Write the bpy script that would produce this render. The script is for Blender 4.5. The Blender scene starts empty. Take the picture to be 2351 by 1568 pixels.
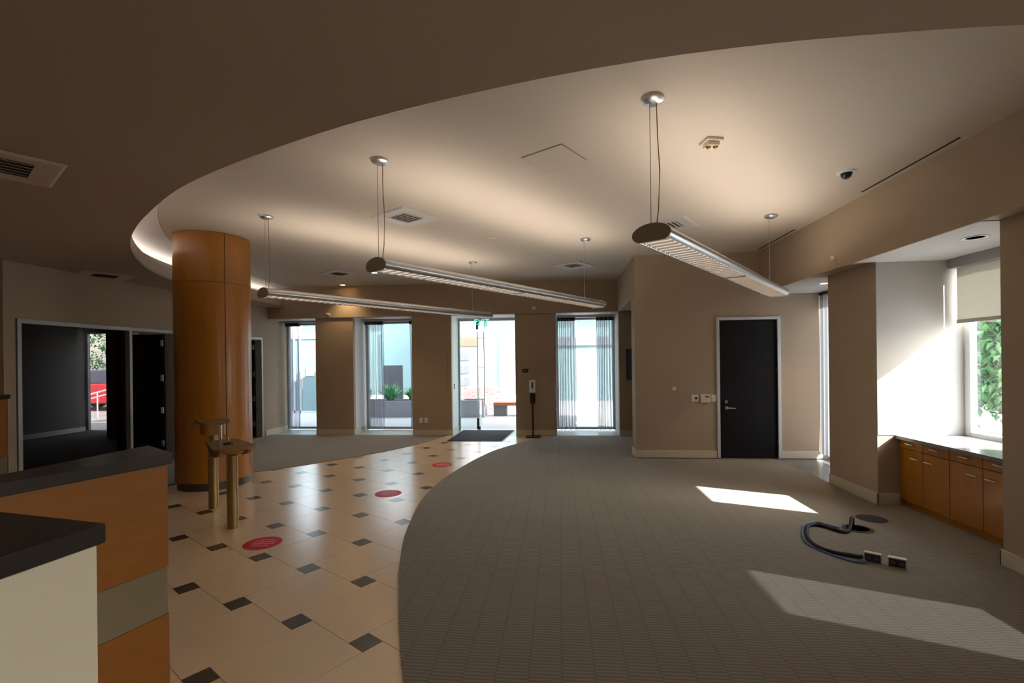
import bpy, bmesh, math, random
from math import sin, cos, pi, radians as R
from mathutils import Vector, Matrix
random.seed(7)
SC = bpy.context.scene
COL = SC.collection

# ------------------------------------------------------------------ camera
YAW, RHO = R(5.5), .012
cam_d = bpy.data.cameras.new('camera'); cam = bpy.data.objects.new('camera', cam_d); COL.objects.link(cam)
cam_d.sensor_width = 36; cam_d.lens = 1104*36/2351; cam_d.shift_y = 45/2351
cam_d.clip_start = .05; cam_d.clip_end = 300
cam.matrix_world = Matrix.Translation((0, 0, 1.5)) @ Matrix.Rotation(YAW, 4, 'Z') @ Matrix.Rotation(pi/2, 4, 'X') @ Matrix.Rotation(-RHO, 4, 'Z')
SC.camera = cam
vs = SC.view_settings; vs.view_transform = 'Standard'; vs.look = 'None'; vs.gamma = 1; vs.use_curve_mapping = False
vs.exposure = 0.0

def C(X, Y): return (X*cos(YAW)-Y*sin(YAW), X*sin(YAW)+Y*cos(YAW))

# ------------------------------------------------------------------ materials
def srgb(*c): return tuple(((v/255)/12.92 if v/255 <= .04045 else ((v/255+.055)/1.055)**2.4) for v in c)+(1,)
class NT:
    def __init__(s, m): s.t = m.node_tree; s.n = s.t.nodes; s.l = s.t.links
    def new(s, ty, **k):
        n = s.n.new(ty)
        for a, b in k.items(): setattr(n, a, b)
        return n
    def link(s, a, b): s.l.new(a, b)
    def math(s, op, a, b=None, c=None):
        n = s.new('ShaderNodeMath', operation=op)
        for i, v in enumerate((a, b, c)):
            if v is None: continue
            if isinstance(v, (int, float)): n.inputs[i].default_value = v
            else: s.link(v, n.inputs[i])
        return n.outputs[0]
    def mix(s, f, a, b):
        n = s.new('ShaderNodeMix', data_type='RGBA')
        for i, v in ((0, f), (6, a), (7, b)):
            if isinstance(v, (int, float, tuple)): n.inputs[i].default_value = v
            else: s.link(v, n.inputs[i])
        return n.outputs[2]
def new_mat(name):
    m = bpy.data.materials.new(name); m.use_nodes = True
    t = NT(m); b = t.n['Principled BSDF']; return m, t, b
def mat(name, col, rough=.6, metal=0, coat=0, noise=0, nscale=8, bump=0, bscale=60, spec=.5, stretch=(1, 1, 1), emit=None, estr=0, alpha=None):
    m, t, b = new_mat(name)
    b.inputs['Base Color'].default_value = col; b.inputs['Roughness'].default_value = rough
    b.inputs['Metallic'].default_value = metal; b.inputs['Coat Weight'].default_value = coat
    b.inputs['Coat Roughness'].default_value = .12
    b.inputs['Specular IOR Level'].default_value = spec
    tc = t.new('ShaderNodeTexCoord'); mp = t.new('ShaderNodeMapping'); mp.inputs['Scale'].default_value = stretch
    t.link(tc.outputs['Object'], mp.inputs['Vector'])
    if noise:
        n = t.new('ShaderNodeTexNoise'); n.inputs['Scale'].default_value = nscale; n.inputs['Detail'].default_value = 5
        t.link(mp.outputs[0], n.inputs['Vector'])
        d = tuple(c*(1-noise) for c in col[:3])+(1,); e = tuple(min(1, c*(1+noise)) for c in col[:3])+(1,)
        t.link(t.mix(n.outputs[0], d, e), b.inputs['Base Color'])
    if bump:
        n = t.new('ShaderNodeTexNoise'); n.inputs['Scale'].default_value = bscale; n.inputs['Detail'].default_value = 3
        t.link(mp.outputs[0], n.inputs['Vector'])
        bp = t.new('ShaderNodeBump'); bp.inputs['Strength'].default_value = bump; bp.inputs['Distance'].default_value = .01
        t.link(n.outputs[0], bp.inputs['Height']); t.link(bp.outputs[0], b.inputs['Normal'])
    if emit: b.inputs['Emission Color'].default_value = emit; b.inputs['Emission Strength'].default_value = estr
    return m
def wood(name, col, axis='Z', rough=.35, coat=.5, contrast=.16):
    m, t, b = new_mat(name)
    tc = t.new('ShaderNodeTexCoord'); mp = t.new('ShaderNodeMapping')
    s = {'Z': (14, 14, .7), 'X': (.7, 14, 14), 'Y': (14, .7, 14)}[axis]; mp.inputs['Scale'].default_value = s
    t.link(tc.outputs['Object'], mp.inputs['Vector'])
    n = t.new('ShaderNodeTexNoise'); n.inputs['Scale'].default_value = 1.6; n.inputs['Detail'].default_value = 6; n.inputs['Distortion'].default_value = .6
    t.link(mp.outputs[0], n.inputs['Vector'])
    n2 = t.new('ShaderNodeTexNoise'); n2.inputs['Scale'].default_value = 1.2; t.link(tc.outputs['Object'], n2.inputs['Vector'])
    f = t.math('ADD', t.math('MULTIPLY', n.outputs[0], .7), t.math('MULTIPLY', n2.outputs[0], .3))
    d = tuple(c*(1-contrast*1.4) for c in col[:3])+(1,); e = tuple(c*(1+contrast*1.4) for c in col[:3])+(1,)
    t.link(t.mix(f, d, e), b.inputs['Base Color'])
    b.inputs['Roughness'].default_value = rough; b.inputs['Coat Weight'].default_value = coat; b.inputs['Coat Roughness'].default_value = .18
    return m
M = {}
M['wall'] = mat('wall_paint', (.42, .328, .238, 1), .75, bump=.08, bscale=180, noise=.03, nscale=2)
M['wall_far'] = M['wall']
M['reveal'] = mat('reveal_paint', (.74, .72, .71, 1), .7, noise=.02)
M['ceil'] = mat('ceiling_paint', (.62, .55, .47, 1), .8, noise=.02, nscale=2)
M['lowceil_shaded'] = mat('shaded_lower_ceiling_paint', (.40, .305, .225, 1), .8, noise=.03, nscale=2)  # shade under the lower ceiling is put into this darker tone
M['fascia'] = mat('fascia_paint', (.60, .52, .43, 1), .7)
M['cove'] = mat('cove_paint', (.85, .82, .8, 1), .7)
M['base'] = mat('baseboard_paint', (.62, .56, .45, 1), .5)
M['white'] = mat('white_paint', (.78, .78, .79, 1), .5)
M['grille'] = mat('diffuser_metal', (.62, .58, .56, 1), .5)
M['grille_dark'] = mat('diffuser_throat', (.10, .075, .05, 1), .7)
M['lowgrille'] = mat('painted_diffuser', (.60, .49, .40, 1), .5)
M['alu'] = mat('brushed_aluminium', (.56, .58, .60, 1), .32, metal=.9, noise=.05, nscale=30)
M['framegrey'] = mat('grey_metal_frame', (.42, .42, .43, 1), .4, metal=.3)
M['frameblue'] = mat('pale_metal_frame', (.60, .62, .66, 1), .4, metal=.2)
M['chrome'] = mat('satin_chrome', (.75, .75, .76, 1), .2, metal=1)
M['handle'] = mat('satin_handle', (.72, .70, .68, 1), .35, metal=.3)
M['steel'] = mat('satin_steel_pull', (.34, .36, .38, 1), .3, metal=.9)
M['blackdoor'] = mat('dark_stained_door', (.008, .0075, .009, 1), .5, spec=.2, noise=.25, nscale=3, stretch=(8, 8, .6))
M['black'] = mat('black_plastic', (.015, .014, .014, 1), .35)
M['cable'] = mat('black_cable_sleeve', (.012, .011, .012, 1), .5, bump=.4, bscale=300)
M['blue'] = mat('blue_cable_jacket', (.10, .22, .55, 1), .4)
M['stone'] = mat('dark_solid_surface', (.030, .024, .021, 1), .32, noise=.3, nscale=60, coat=.2)
M['counter'] = mat('grey_countertop', (.20, .185, .18, 1), .22, noise=.15, nscale=90, coat=.3)
M['whitepanel'] = mat('off_white_laminate', (.84, .77, .65, 1), .5)
M['band'] = mat('champagne_metal_band', (.30, .25, .17, 1), .38, metal=.55, noise=.05)
M['brass'] = mat('aged_bronze_tube', (.36, .25, .11, 1), .28, metal=.85, noise=.06, nscale=5)
M['wood'] = wood('amber_veneer_vertical', (.38, .14, .006, 1), 'Z', .38, .32)
M['woodh'] = wood('amber_veneer_desk', (.30, .105, .008, 1), 'Y', .45, .15)
M['wooddark'] = wood('brown_table_wood', (.20, .115, .045, 1), 'X', .5, .15)
M['toe'] = mat('column_base_metal', (.10, .085, .07, 1), .3, metal=.6)
M['cream'] = mat('cream_plastic', (.70, .62, .46, 1), .45)
M['creamw'] = mat('white_plastic', (.74, .73, .72, 1), .4)
M['louver'] = mat('pale_louvre', (.80, .72, .62, 1), .35)
M['lampdown'] = mat('glowing_reflector', (.85, .78, .68, 1), .5, emit=(1, .90, .80, 1), estr=.22)
M['red'] = mat('red_vinyl', (.68, .008, .03, 1), .45, spec=.2)
M['redtext'] = mat('white_print', (.85, .75, .75, 1), .5)
M['grout'] = mat('tile_grout', (.17, .12, .08, 1), .8)
M['matt'] = mat('charcoal_mat_pile', (.028, .026, .034, 1), .9, bump=.8, bscale=500, noise=.3, nscale=200)
M['sillfloor'] = mat('grey_slate_floor', (.13, .13, .135, 1), .22, noise=.12, nscale=6)
M['terrazzo'] = mat('pale_stone_threshold', (.52, .55, .53, 1), .3, noise=.08, nscale=80)
M['bark'] = mat('bark', (.16, .12, .09, 1), .85, noise=.3, nscale=20, bump=.5, bscale=30)
M['leaf'] = None
M['pave'] = mat('pale_concrete_paving', (.42, .41, .41, 1), .8, noise=.06, nscale=3)
M['extwhite'] = mat('white_render', (.55, .55, .56, 1), .8)
M['teal'] = mat('teal_glass_cladding', (.21, .30, .31, 1), .2, noise=.05, nscale=1)
M['conc'] = mat('grey_concrete', (.15, .155, .17, 1), .8, noise=.12, nscale=6)
M['slotblack'] = mat('slot_shadow_metal', (.03, .022, .016, 1), .8)
M['extdark'] = mat('dark_window_glass', (.10, .11, .16, 1), .2)
M['planterconc'] = mat('pale_grey_planter_concrete', (.29, .29, .32, 1), .8, noise=.12, nscale=9)
M['orange'] = mat('orange_timber_slats', (.33, .11, .035, 1), .5, noise=.1, nscale=20)
M['officewall'] = mat('grey_office_paint', (.20, .185, .17, 1), .8)
M['officebrown'] = mat('brown_office_paint', (.26, .17, .07, 1), .8)
M['carred'] = mat('red_car_paint', (.65, .02, .04, 1), .25, coat=.8)
M['green_sign'] = mat('green_sign_letters', (.1, .6, .45, 1), .4, emit=(.15, .8, .6, 1), estr=.6)
M['lampglow'] = mat('lit_lamp_lens', (.9, .8, .6, 1), .5, emit=(1, .80, .52, 1), estr=3.2)
M['uplight'] = mat('lit_uplight_lens', (.9, .88, .8, 1), .5, emit=(1, .86, .72, 1), estr=9.5)
M['cove_fill'] = mat('added_cove_fill_strip', (.9, .85, .8, 1), .5, emit=(1, .93, .88, 1), estr=3.2)

def glass_mat(name, tint=(1, 1, 1, 1), rough=.0, refl=1.0, op=0, opcol=(.5, .6, .6, 1)):
    m, t, b = new_mat(name); t.n.remove(b)
    out = t.n['Material Output']
    tr = t.new('ShaderNodeBsdfTransparent'); tr.inputs[0].default_value = tint
    gl = t.new('ShaderNodeBsdfGlossy'); gl.inputs['Roughness'].default_value = rough
    fr = t.new('ShaderNodeFresnel'); ge = t.new('ShaderNodeNewGeometry')
    t.link(t.math('MULTIPLY_ADD', ge.outputs['Backfacing'], 1/1.45-1.45, 1.45), fr.inputs[0])
    mx = t.new('ShaderNodeMixShader'); t.link(t.math('MULTIPLY', fr.outputs[0], refl), mx.inputs[0])
    t.link(tr.outputs[0], mx.inputs[1]); t.link(gl.outputs[0], mx.inputs[2])
    last = mx.outputs[0]
    if op:
        df = t.new('ShaderNodeBsdfDiffuse'); df.inputs[0].default_value = opcol
        m2 = t.new('ShaderNodeMixShader'); m2.inputs[0].default_value = op
        t.link(last, m2.inputs[1]); t.link(df.outputs[0], m2.inputs[2]); last = m2.outputs[0]
    t.link(last, out.inputs[0]); return m
M['glass'] = glass_mat('clear_window_glass', (.93, .97, .97, 1))
M['glassdark'] = glass_mat('tinted_office_glass', (.44, .41, .39, 1), refl=.06)
M['glassgreen'] = glass_mat('green_edge_glass', (.80, .95, .92, 1), op=.10, opcol=(.5, .85, .8, 1))
def cloth_mat(name, col, transp, transl):
    m, t, b = new_mat(name); t.n.remove(b); out = t.n['Material Output']
    df = t.new('ShaderNodeBsdfDiffuse'); df.inputs[0].default_value = col
    tl = t.new('ShaderNodeBsdfTranslucent'); tl.inputs[0].default_value = col
    tr = t.new('ShaderNodeBsdfTransparent')
    m1 = t.new('ShaderNodeMixShader'); m1.inputs[0].default_value = transl
    t.link(df.outputs[0], m1.inputs[1]); t.link(tl.outputs[0], m1.inputs[2])
    m2 = t.new('ShaderNodeMixShader'); lw = t.new('ShaderNodeLayerWeight'); lw.inputs[0].default_value = .5
    t.link(t.math('MULTIPLY', t.math('POWER', t.math('SUBTRACT', 1.0, lw.outputs['Facing']), 1.6), transp), m2.inputs[0])
    t.link(m1.outputs[0], m2.inputs[1]); t.link(tr.outputs[0], m2.inputs[2]); t.link(m2.outputs[0], out.inputs[0])
    return m
M['sheer'] = cloth_mat('grey_sheer_fabric', (.30, .30, .33, 1), .62, .45)
M['sheer_thick'] = cloth_mat('dense_grey_sheer_fabric', (.26, .26, .28, 1), .012, .45)
M['blind'] = cloth_mat('cream_roller_fabric', (.72, .70, .64, 1), .01, .17)
def leaf_mat(name, c1, c2):
    m, t, b = new_mat(name)
    oi = t.new('ShaderNodeTexNoise'); tc = t.new('ShaderNodeTexCoord'); oi.inputs['Scale'].default_value = 5
    t.link(tc.outputs['Object'], oi.inputs['Vector']); t.link(t.mix(oi.outputs[0], c1, c2), b.inputs['Base Color'])
    b.inputs['Roughness'].default_value = .4
    return m
M['leaf'] = leaf_mat('broad_green_leaves', (.018, .085, .025, 1), (.10, .26, .085, 1))
M['agave'] = leaf_mat('blue_green_leaves', (.05, .22, .11, 1), (.14, .38, .16, 1))
M['spiky'] = leaf_mat('bright_spiky_leaves', (.06, .24, .04, 1), (.20, .46, .12, 1))

# carpet: ribbed lanes along the room, ribs across
def carpet_mat():
    m, t, b = new_mat('ribbed_taupe_carpet')
    tc = t.new('ShaderNodeTexCoord'); sp = t.new('ShaderNodeSeparateXYZ'); t.link(tc.outputs['Object'], sp.inputs[0])
    lane = t.math('DIVIDE', sp.outputs[0], .157)
    fr = t.math('FRACT', lane); fl = t.math('FLOOR', lane)
    seam = t.math('LESS_THAN', t.math('ABSOLUTE', t.math('SUBTRACT', fr, .5)), .465)  # 1 inside lane, 0 on the seam
    ph = t.math('MULTIPLY', fl, 2.4)
    rib = t.math('SINE', t.math('ADD', t.math('MULTIPLY', sp.outputs[1], 2*pi/.0257), ph))
    rib01 = t.math('MULTIPLY_ADD', rib, .5, .5)
    nz = t.new('ShaderNodeTexNoise'); nz.inputs['Scale'].default_value = 260; t.link(tc.outputs['Object'], nz.inputs['Vector'])
    nb = t.new('ShaderNodeTexNoise'); nb.inputs['Scale'].default_value = 1.3; t.link(tc.outputs['Object'], nb.inputs['Vector'])
    lum = t.math('MULTIPLY', t.math('MULTIPLY_ADD', rib01, .30, .74), t.math('MULTIPLY_ADD', seam, .15, .85))
    lum = t.math('MULTIPLY', lum, t.math('MULTIPLY_ADD', nz.outputs[0], .5, .75))
    lum = t.math('MULTIPLY', lum, t.math('MULTIPLY_ADD', nb.outputs[0], .2, .9))
    col = t.new('ShaderNodeVectorMath', operation='SCALE'); col.inputs[0].default_value = (.26, .22, .175); t.link(lum, col.inputs['Scale'])
    t.link(col.outputs[0], b.inputs['Base Color']); b.inputs['Roughness'].default_value = .95
    b.inputs['Specular IOR Level'].default_value = .15
    b.inputs['Sheen Weight'].default_value = .25; b.inputs['Sheen Roughness'].default_value = .4
    bp = t.new('ShaderNodeBump'); bp.inputs['Strength'].default_value = .4; bp.inputs['Distance'].default_value = .002
    t.link(t.math('MULTIPLY', rib01, seam), bp.inputs['Height']); t.link(bp.outputs[0], b.inputs['Normal'])
    return m
M['carpet'] = carpet_mat()
def tile_mat(name, col, var, rough):
    m, t, b = new_mat(name)
    tc = t.new('ShaderNodeTexCoord'); n = t.new('ShaderNodeTexNoise'); n.inputs['Scale'].default_value = 1.1
    mp = t.new('ShaderNodeMapping'); mp.inputs['Rotation'].default_value = (0, 0, R(33)); mp.inputs['Scale'].default_value = (2, 60, 1)
    n2 = t.new('ShaderNodeTexNoise'); n2.inputs['Scale'].default_value = 1; n2.inputs['Detail'].default_value = 4
    t.link(tc.outputs['Object'], n.inputs['Vector']); t.link(tc.outputs['Object'], mp.inputs[0]); t.link(mp.outputs[0], n2.inputs['Vector'])
    f = t.math('MULTIPLY_ADD', n2.outputs[0], .5, t.math('MULTIPLY', n.outputs[0], .5))
    t.link(t.mix(f, tuple(c*(1-var) for c in col[:3])+(1,), tuple(c*(1+var) for c in col[:3])+(1,)), b.inputs['Base Color'])
    b.inputs['Roughness'].default_value = rough; b.inputs['Specular IOR Level'].default_value = .5
    b.inputs['Coat Weight'].default_value = .5; b.inputs['Coat Roughness'].default_value = .20
    return m
M['tile'] = tile_mat('polished_beige_tile', (.86, .66, .455, 1), .07, .24)
M['tiledark'] = tile_mat('dark_brown_inset_tile', (.07, .055, .042, 1), .2, .28)
def brick_mat():
    m, t, b = new_mat('red_brick_wall')
    tc = t.new('ShaderNodeTexCoord'); mp = t.new('ShaderNodeMapping'); mp.inputs['Rotation'].default_value = (pi/2, 0, 0)
    t.link(tc.outputs['Object'], mp.inputs[0]); k = t.new('ShaderNodeTexBrick'); k.inputs['Scale'].default_value = 4
    k.inputs['Color1'].default_value = (.27, .13, .12, 1); k.inputs['Color2'].default_value = (.36, .24, .23, 1); k.inputs['Mortar'].default_value = (.42, .4, .4, 1)
    t.link(mp.outputs[0], k.inputs['Vector']); t.link(k.outputs[0], b.inputs['Base Color']); b.inputs['Roughness'].default_value = .8
    return m
M['brick'] = brick_mat()

# ------------------------------------------------------------------ mesh builder
class MB:
    def __init__(s): s.v = []; s.f = []; s.m = []; s.mi = 0
    def add(s, vs_, fs):
        o = len(s.v); s.v += [tuple(p) for p in vs_]; s.f += [tuple(i+o for i in f) for f in fs]; s.m += [s.mi]*len(fs); return s
    def box(s, x0, y0, z0, x1, y1, z1):
        x0, x1 = sorted((x0, x1)); y0, y1 = sorted((y0, y1)); z0, z1 = sorted((z0, z1))
        return s.prism([(x0, y0), (x1, y0), (x1, y1), (x0, y1)], z0, z1)
    def prism(s, pts, z0, z1):
        n = len(pts)
        return s.add([(x, y, z0) for x, y in pts]+[(x, y, z1) for x, y in pts],
                     [tuple(range(n))[::-1], tuple(range(n, 2*n))]+[(i, (i+1) % n, n+(i+1) % n, n+i) for i in range(n)])
    def obox(s, cx, cy, z0, z1, lx, ly, ang=0):
        c, k = cos(ang), sin(ang)
        return s.prism([(cx+x*c-y*k, cy+x*k+y*c) for x, y in ((-lx/2, -ly/2), (lx/2, -ly/2), (lx/2, ly/2), (-lx/2, ly/2))], z0, z1)
    def tube(s, path, r, n=10, closed=False, caps=True):
        P = [Vector(p) for p in path]; rings = []
        up = Vector((0, 0, 1))
        for i, p in enumerate(P):
            d = (P[min(i+1, len(P)-1)]-P[max(i-1, 0)]).normalized()
            a = d.cross(up)
            if a.length < 1e-3: a = d.cross(Vector((1, 0, 0)))
            a.normalize(); b = d.cross(a).normalized()
            rr = r[i] if isinstance(r, (list, tuple)) else r
            rings.append([p+a*rr*cos(2*pi*k/n)+b*rr*sin(2*pi*k/n) for k in range(n)])
        vs_ = [q for g in rings for q in g]; fs = []
        for i in range(len(P)-1):
            for k in range(n): fs.append((i*n+k, i*n+(k+1) % n, (i+1)*n+(k+1) % n, (i+1)*n+k))
        if caps: fs += [tuple(range(n))[::-1], tuple((len(P)-1)*n+k for k in range(n))]
        return s.add(vs_, fs)
    def cyl(s, p, q, r, n=20, r2=None): return s.tube([p, q], [r, r if r2 is None else r2], n)
    def lathe(s, prof, cx, cy, n=48, a0=0, a1=2*pi, ring=False):
        full = abs(a1-a0-2*pi) < 1e-6; m = n if full else n+1; k = len(prof)
        vs_ = [(cx+r*cos(a0+(a1-a0)*i/n), cy+r*sin(a0+(a1-a0)*i/n), z) for i in range(m) for r, z in prof]
        fs = [(i*k+j, ((i+1) % m)*k+j, ((i+1) % m)*k+j+1, i*k+j+1) for i in range(n) for j in range(k-1)]
        if ring: pass
        elif full:
            if prof[0][0] > 1e-6: fs.append(tuple(i*k for i in range(m))[::-1])
            if prof[-1][0] > 1e-6: fs.append(tuple(i*k+k-1 for i in range(m)))
        else: fs += [tuple(range(k)), tuple((m-1)*k+j for j in range(k))[::-1]]
        return s.add(vs_, fs)
    def sweep(s, prof, p, q):   # prof = (sideways, z) closed loop, swept from p to q (2D points), z offset by prof
        d = Vector((q[0]-p[0], q[1]-p[1])); d.normalize(); nrm = Vector((d.y, -d.x)); n = len(prof)
        vs_ = [(b[0]+nrm.x*u, b[1]+nrm.y*u, z) for b in (p, q) for u, z in prof]
        return s.add(vs_, [tuple(range(n))[::-1], tuple(range(n, 2*n))]+[(i, (i+1) % n, n+(i+1) % n, n+i) for i in range(n)])
    def build(s, name, m, parent=None, smooth=35, bevel=0, loc=None, seg=2):
        ox = Vector((0, 0, 0))
        if parent is not None: ox = parent.matrix_world.translation.copy() if False else Vector(parent.get('_o', (0, 0, 0)))
        elif loc is not None: ox = Vector(loc)
        me = bpy.data.meshes.new(name)
        me.from_pydata([(x-ox.x, y-ox.y, z-ox.z) for x, y, z in s.v], [], s.f)
        bm = bmesh.new(); bm.from_mesh(me); bmesh.ops.remove_doubles(bm, verts=bm.verts, dist=1e-6) if False else None
        bmesh.ops.recalc_face_normals(bm, faces=bm.faces); bm.to_mesh(me); bm.free()
        for mm in (m if isinstance(m, (list, tuple)) else [m]): me.materials.append(mm)
        if isinstance(m, (list, tuple)):
            for p, i in zip(me.polygons, s.m): p.material_index = i
        if smooth: me.shade_smooth(); me.set_sharp_from_angle(angle=R(smooth))
        o = bpy.data.objects.new(name, me); COL.objects.link(o)
        if parent is not None: o.parent = parent
        else: o.location = ox
        o['_o'] = tuple(ox)
        if bevel:
            md = o.modifiers.new('bevel', 'BEVEL'); md.width = bevel; md.segments = seg; md.limit_method = 'ANGLE'; md.angle_limit = R(40)
        return o
def thing(name, label, cat, loc=(0, 0, 0), group=None):
    o = bpy.data.objects.new(name, None); COL.objects.link(o); o.location = loc; o['_o'] = tuple(loc)
    o.empty_display_size = .1
    return tag(o, label, cat, group)
def tag(o, label, cat, group=None, kind=None):
    o['label'] = label; o['category'] = cat
    if group: o['group'] = group
    if kind: o['kind'] = kind
    return o
def struct(name, mb, m, label=None, **k):
    o = mb.build(name, m, **k); o['kind'] = 'structure'
    if label: o['label'] = label
    return o
def sstruct(name, loc=(0, 0, 0), label=None):
    o = bpy.data.objects.new(name, None); COL.objects.link(o); o.location = loc; o['_o'] = tuple(loc); o['kind'] = 'structure'
    if label: o['label'] = label
    return o
def dup(root, d, label, group=None):
    def cp(o, par):
        c = o.copy(); COL.objects.link(c); c.parent = par
        for ch in o.children: cp(ch, c)
        return c
    r = cp(root, None); r.location = Vector(root.location)+Vector(d); r['_o'] = tuple(r.location)
    r['label'] = label
    if group: r['group'] = group
    return r
def smooth_curve(P, n=6, closed=False):
    out = []
    for i in range(len(P)-1):
        p0, p1, p2, p3 = [Vector(P[max(0, min(len(P)-1, j))]) for j in (i-1, i, i+1, i+2)]
        for k in range(n):
            t = k/n
            out.append(.5*((2*p1)+(-p0+p2)*t+(2*p0-5*p1+4*p2-p3)*t*t+(-p0+3*p1-3*p2+p3)*t**3))
    out.append(Vector(P[-1])); return out

H, HL, HS = 3.09, 2.69, 2.46

# ------------------------------------------------------------------ tile floor
A1, A2 = R(-33.2), R(56.8)
e1 = Vector((cos(A1), sin(A1))); e2 = Vector((cos(A2), sin(A2)))
LI = Vector((cos(R(-19.43)), sin(R(-19.43))))*.5164; LJ = Vector((cos(R(70.57)), sin(R(70.57))))*.5541
W_, w2, Hh, w1 = LI.dot(e1), LI.dot(e2), LJ.dot(e2), -LJ.dot(e1)
O_ = Vector((-1.351, 3.188))
fl = MB(); fl.mi = 0
fl.prism([(-8.6, -3.05), (3.2, -3.05), (3.2, 9.66), (-.86, 9.66), (-.86, 10.45), (-2.18, 10.45), (-2.18, 9.66), (-6.1, 9.66), (-6.1, 4.75), (-8.6, 4.75)], -.06, -.002)

def clip(poly, n, d):      # keep points with n.p <= d
    out = []
    for k in range(len(poly)):
        p, q = poly[k], poly[(k+1) % len(poly)]; a, b = n[0]*p[0]+n[1]*p[1]-d, n[0]*q[0]+n[1]*q[1]-d
        if a <= 0: out.append(p)
        if (a < 0 < b) or (b < 0 < a): t = a/(a-b); out.append((p[0]+(q[0]-p[0])*t, p[1]+(q[1]-p[1])*t))
    return out
g = .0016
def tile_quad(c, x0, y0, x1, y1, mi):
    q = [tuple(c+e1*x+e2*y) for x, y in ((x0+g, y0+g), (x1-g, y0+g), (x1-g, y1-g), (x0+g, y1-g))]
    m_ = Vector((sum(p[0] for p in q)/4, sum(p[1] for p in q)/4))
    if m_.x > .3 and m_.y > 2: return
    if m_.x > -.6 and 3.4 < m_.y < 8: return
    if m_.x < -3.6 and m_.y > 7.6: return
    if m_.x < -4.9 and m_.y > 6.4: return
    for n_, d_ in (((0, 1), 9.645), ((-1, 0), 6.09), ((1, 0), 3.1), ((0, -1), 2.9)): q = clip(q, n_, d_) if q else q
    if len(q) < 3: return
    fl.mi = mi; k = len(q)
    fl.add([(p[0], p[1], 0) for p in q]+[(p[0], p[1], -.003) for p in q], [tuple(range(k))]+[(a, a+k, (a+1) % k+k, (a+1) % k) for a in range(k)])
for i in range(-26, 26):
    for j in range(-22, 26):
        c = O_+LI*i+LJ*j
        tile_quad(c, -w1/2, -w2/2, w1/2, w2/2, 2)
        tile_quad(c, -w1/2, w2/2, -w1/2+W_, w2/2+Hh, 1)
struct('floor', fl, [M['grout'], M['tile'], M['tiledark']], 'cream stone tile floor with small dark square insets', smooth=0)
fs_ = MB().box(3.2, -1, -.06, 4.3, 7.6, 0)
struct('floor_right_recess', fs_, M['sillfloor'], smooth=0)
struct('floor_carpet_bays', MB().box(3.2, 3.745, -.002, 3.6, 5.175, .006).box(3.13, 1.36, -.002, 3.6, 2.82, .006), M['carpet'], smooth=0)
struct('floor_entry', MB().box(-2.174, 9.65, -.06, -.862, 10.6, .001).box(-6.1, 9.65, -.06, -2.174, 10.6, .001).box(-.862, 9.65, -.06, 1.2, 10.6, .001), M['terrazzo'], smooth=0)
struct('floor_alcove', MB().box(1.2, 7.6, -.06, 4.3, 9.7, .004), M['carpet'], smooth=0)
struct('floor_office', MB().box(-11, 4.75, -.06, -6.1, 10.3, 0), mat('office_carpet', (.06, .052, .045, 1), .95, noise=.2, nscale=80), smooth=0)

# ------------------------------------------------------------------ carpets
ce = smooth_curve([(1.6, -1.6), (.9, -.6), (.25, .3), (-.3, 1.2), (-.742, 2.189), (-1.078, 3.109), (-1.182, 3.442), (-1.36, 4.156), (-1.503, 5.247), (-1.437, 6.402), (-1.111, 7.913), (-.62, 8.9), (-.12, 9.645)], 8)
cp = [(p.x, p.y) for p in ce]+[(1.19, 9.645), (1.19, 7.4), (3.2, 7.4), (3.2, -1.6)]
struct('floor_carpet_right', MB().prism(cp, -.002, .006), M['carpet'], 'taupe ribbed carpet with a curved edge', smooth=0)
cl = smooth_curve([(-6.095, 4.9), (-5.5, 5.2), (-4.857, 5.613), (-4.242, 6.278), (-3.742, 6.771), (-3.087, 7.622), (-2.568, 8.583), (-2.25, 9.645)], 8)
struct('floor_carpet_left', MB().prism([(p.x, p.y) for p in cl]+[(-6.095, 9.645)], -.002, .006), M['carpet'], 'taupe ribbed carpet in front of the far windows', smooth=0)

# ------------------------------------------------------------------ ceilings and cove
struct('ceiling', MB().box(-6.6, -3.1, H, 4.4, 10.6, H+.15), M['ceil'], 'pale upper ceiling', smooth=0)
cv = smooth_curve([(3.0, 2.02), (2.3, 1.94), (1.686, 1.904), (1.319, 1.896), (.862, 1.905), (.39, 1.95), (-.138, 2.05), (-.773, 2.224), (-1.312, 2.42), (-2.057, 2.754), (-2.609, 3.063), (-3.182, 3.475), (-3.59, 3.80), (-4.011, 4.18), (-4.40, 4.60), (-4.76, 5.06), (-5.146, 5.675), (-5.40, 6.307), (-5.58, 7.1), (-5.70, 8.2), (-5.80, 9.66)], 6)
cv = [(p.x, p.y) for p in cv]
nr = []
for i in range(len(cv)):
    d = Vector(cv[min(i+1, len(cv)-1)])-Vector(cv[max(i-1, 0)]); d.normalize(); nr.append((-d.y, d.x))
def outw(k, o): return (cv[k][0]-nr[k][0]*o*-1*-1, cv[k][1]-nr[k][1]*o*-1*-1)
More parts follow.
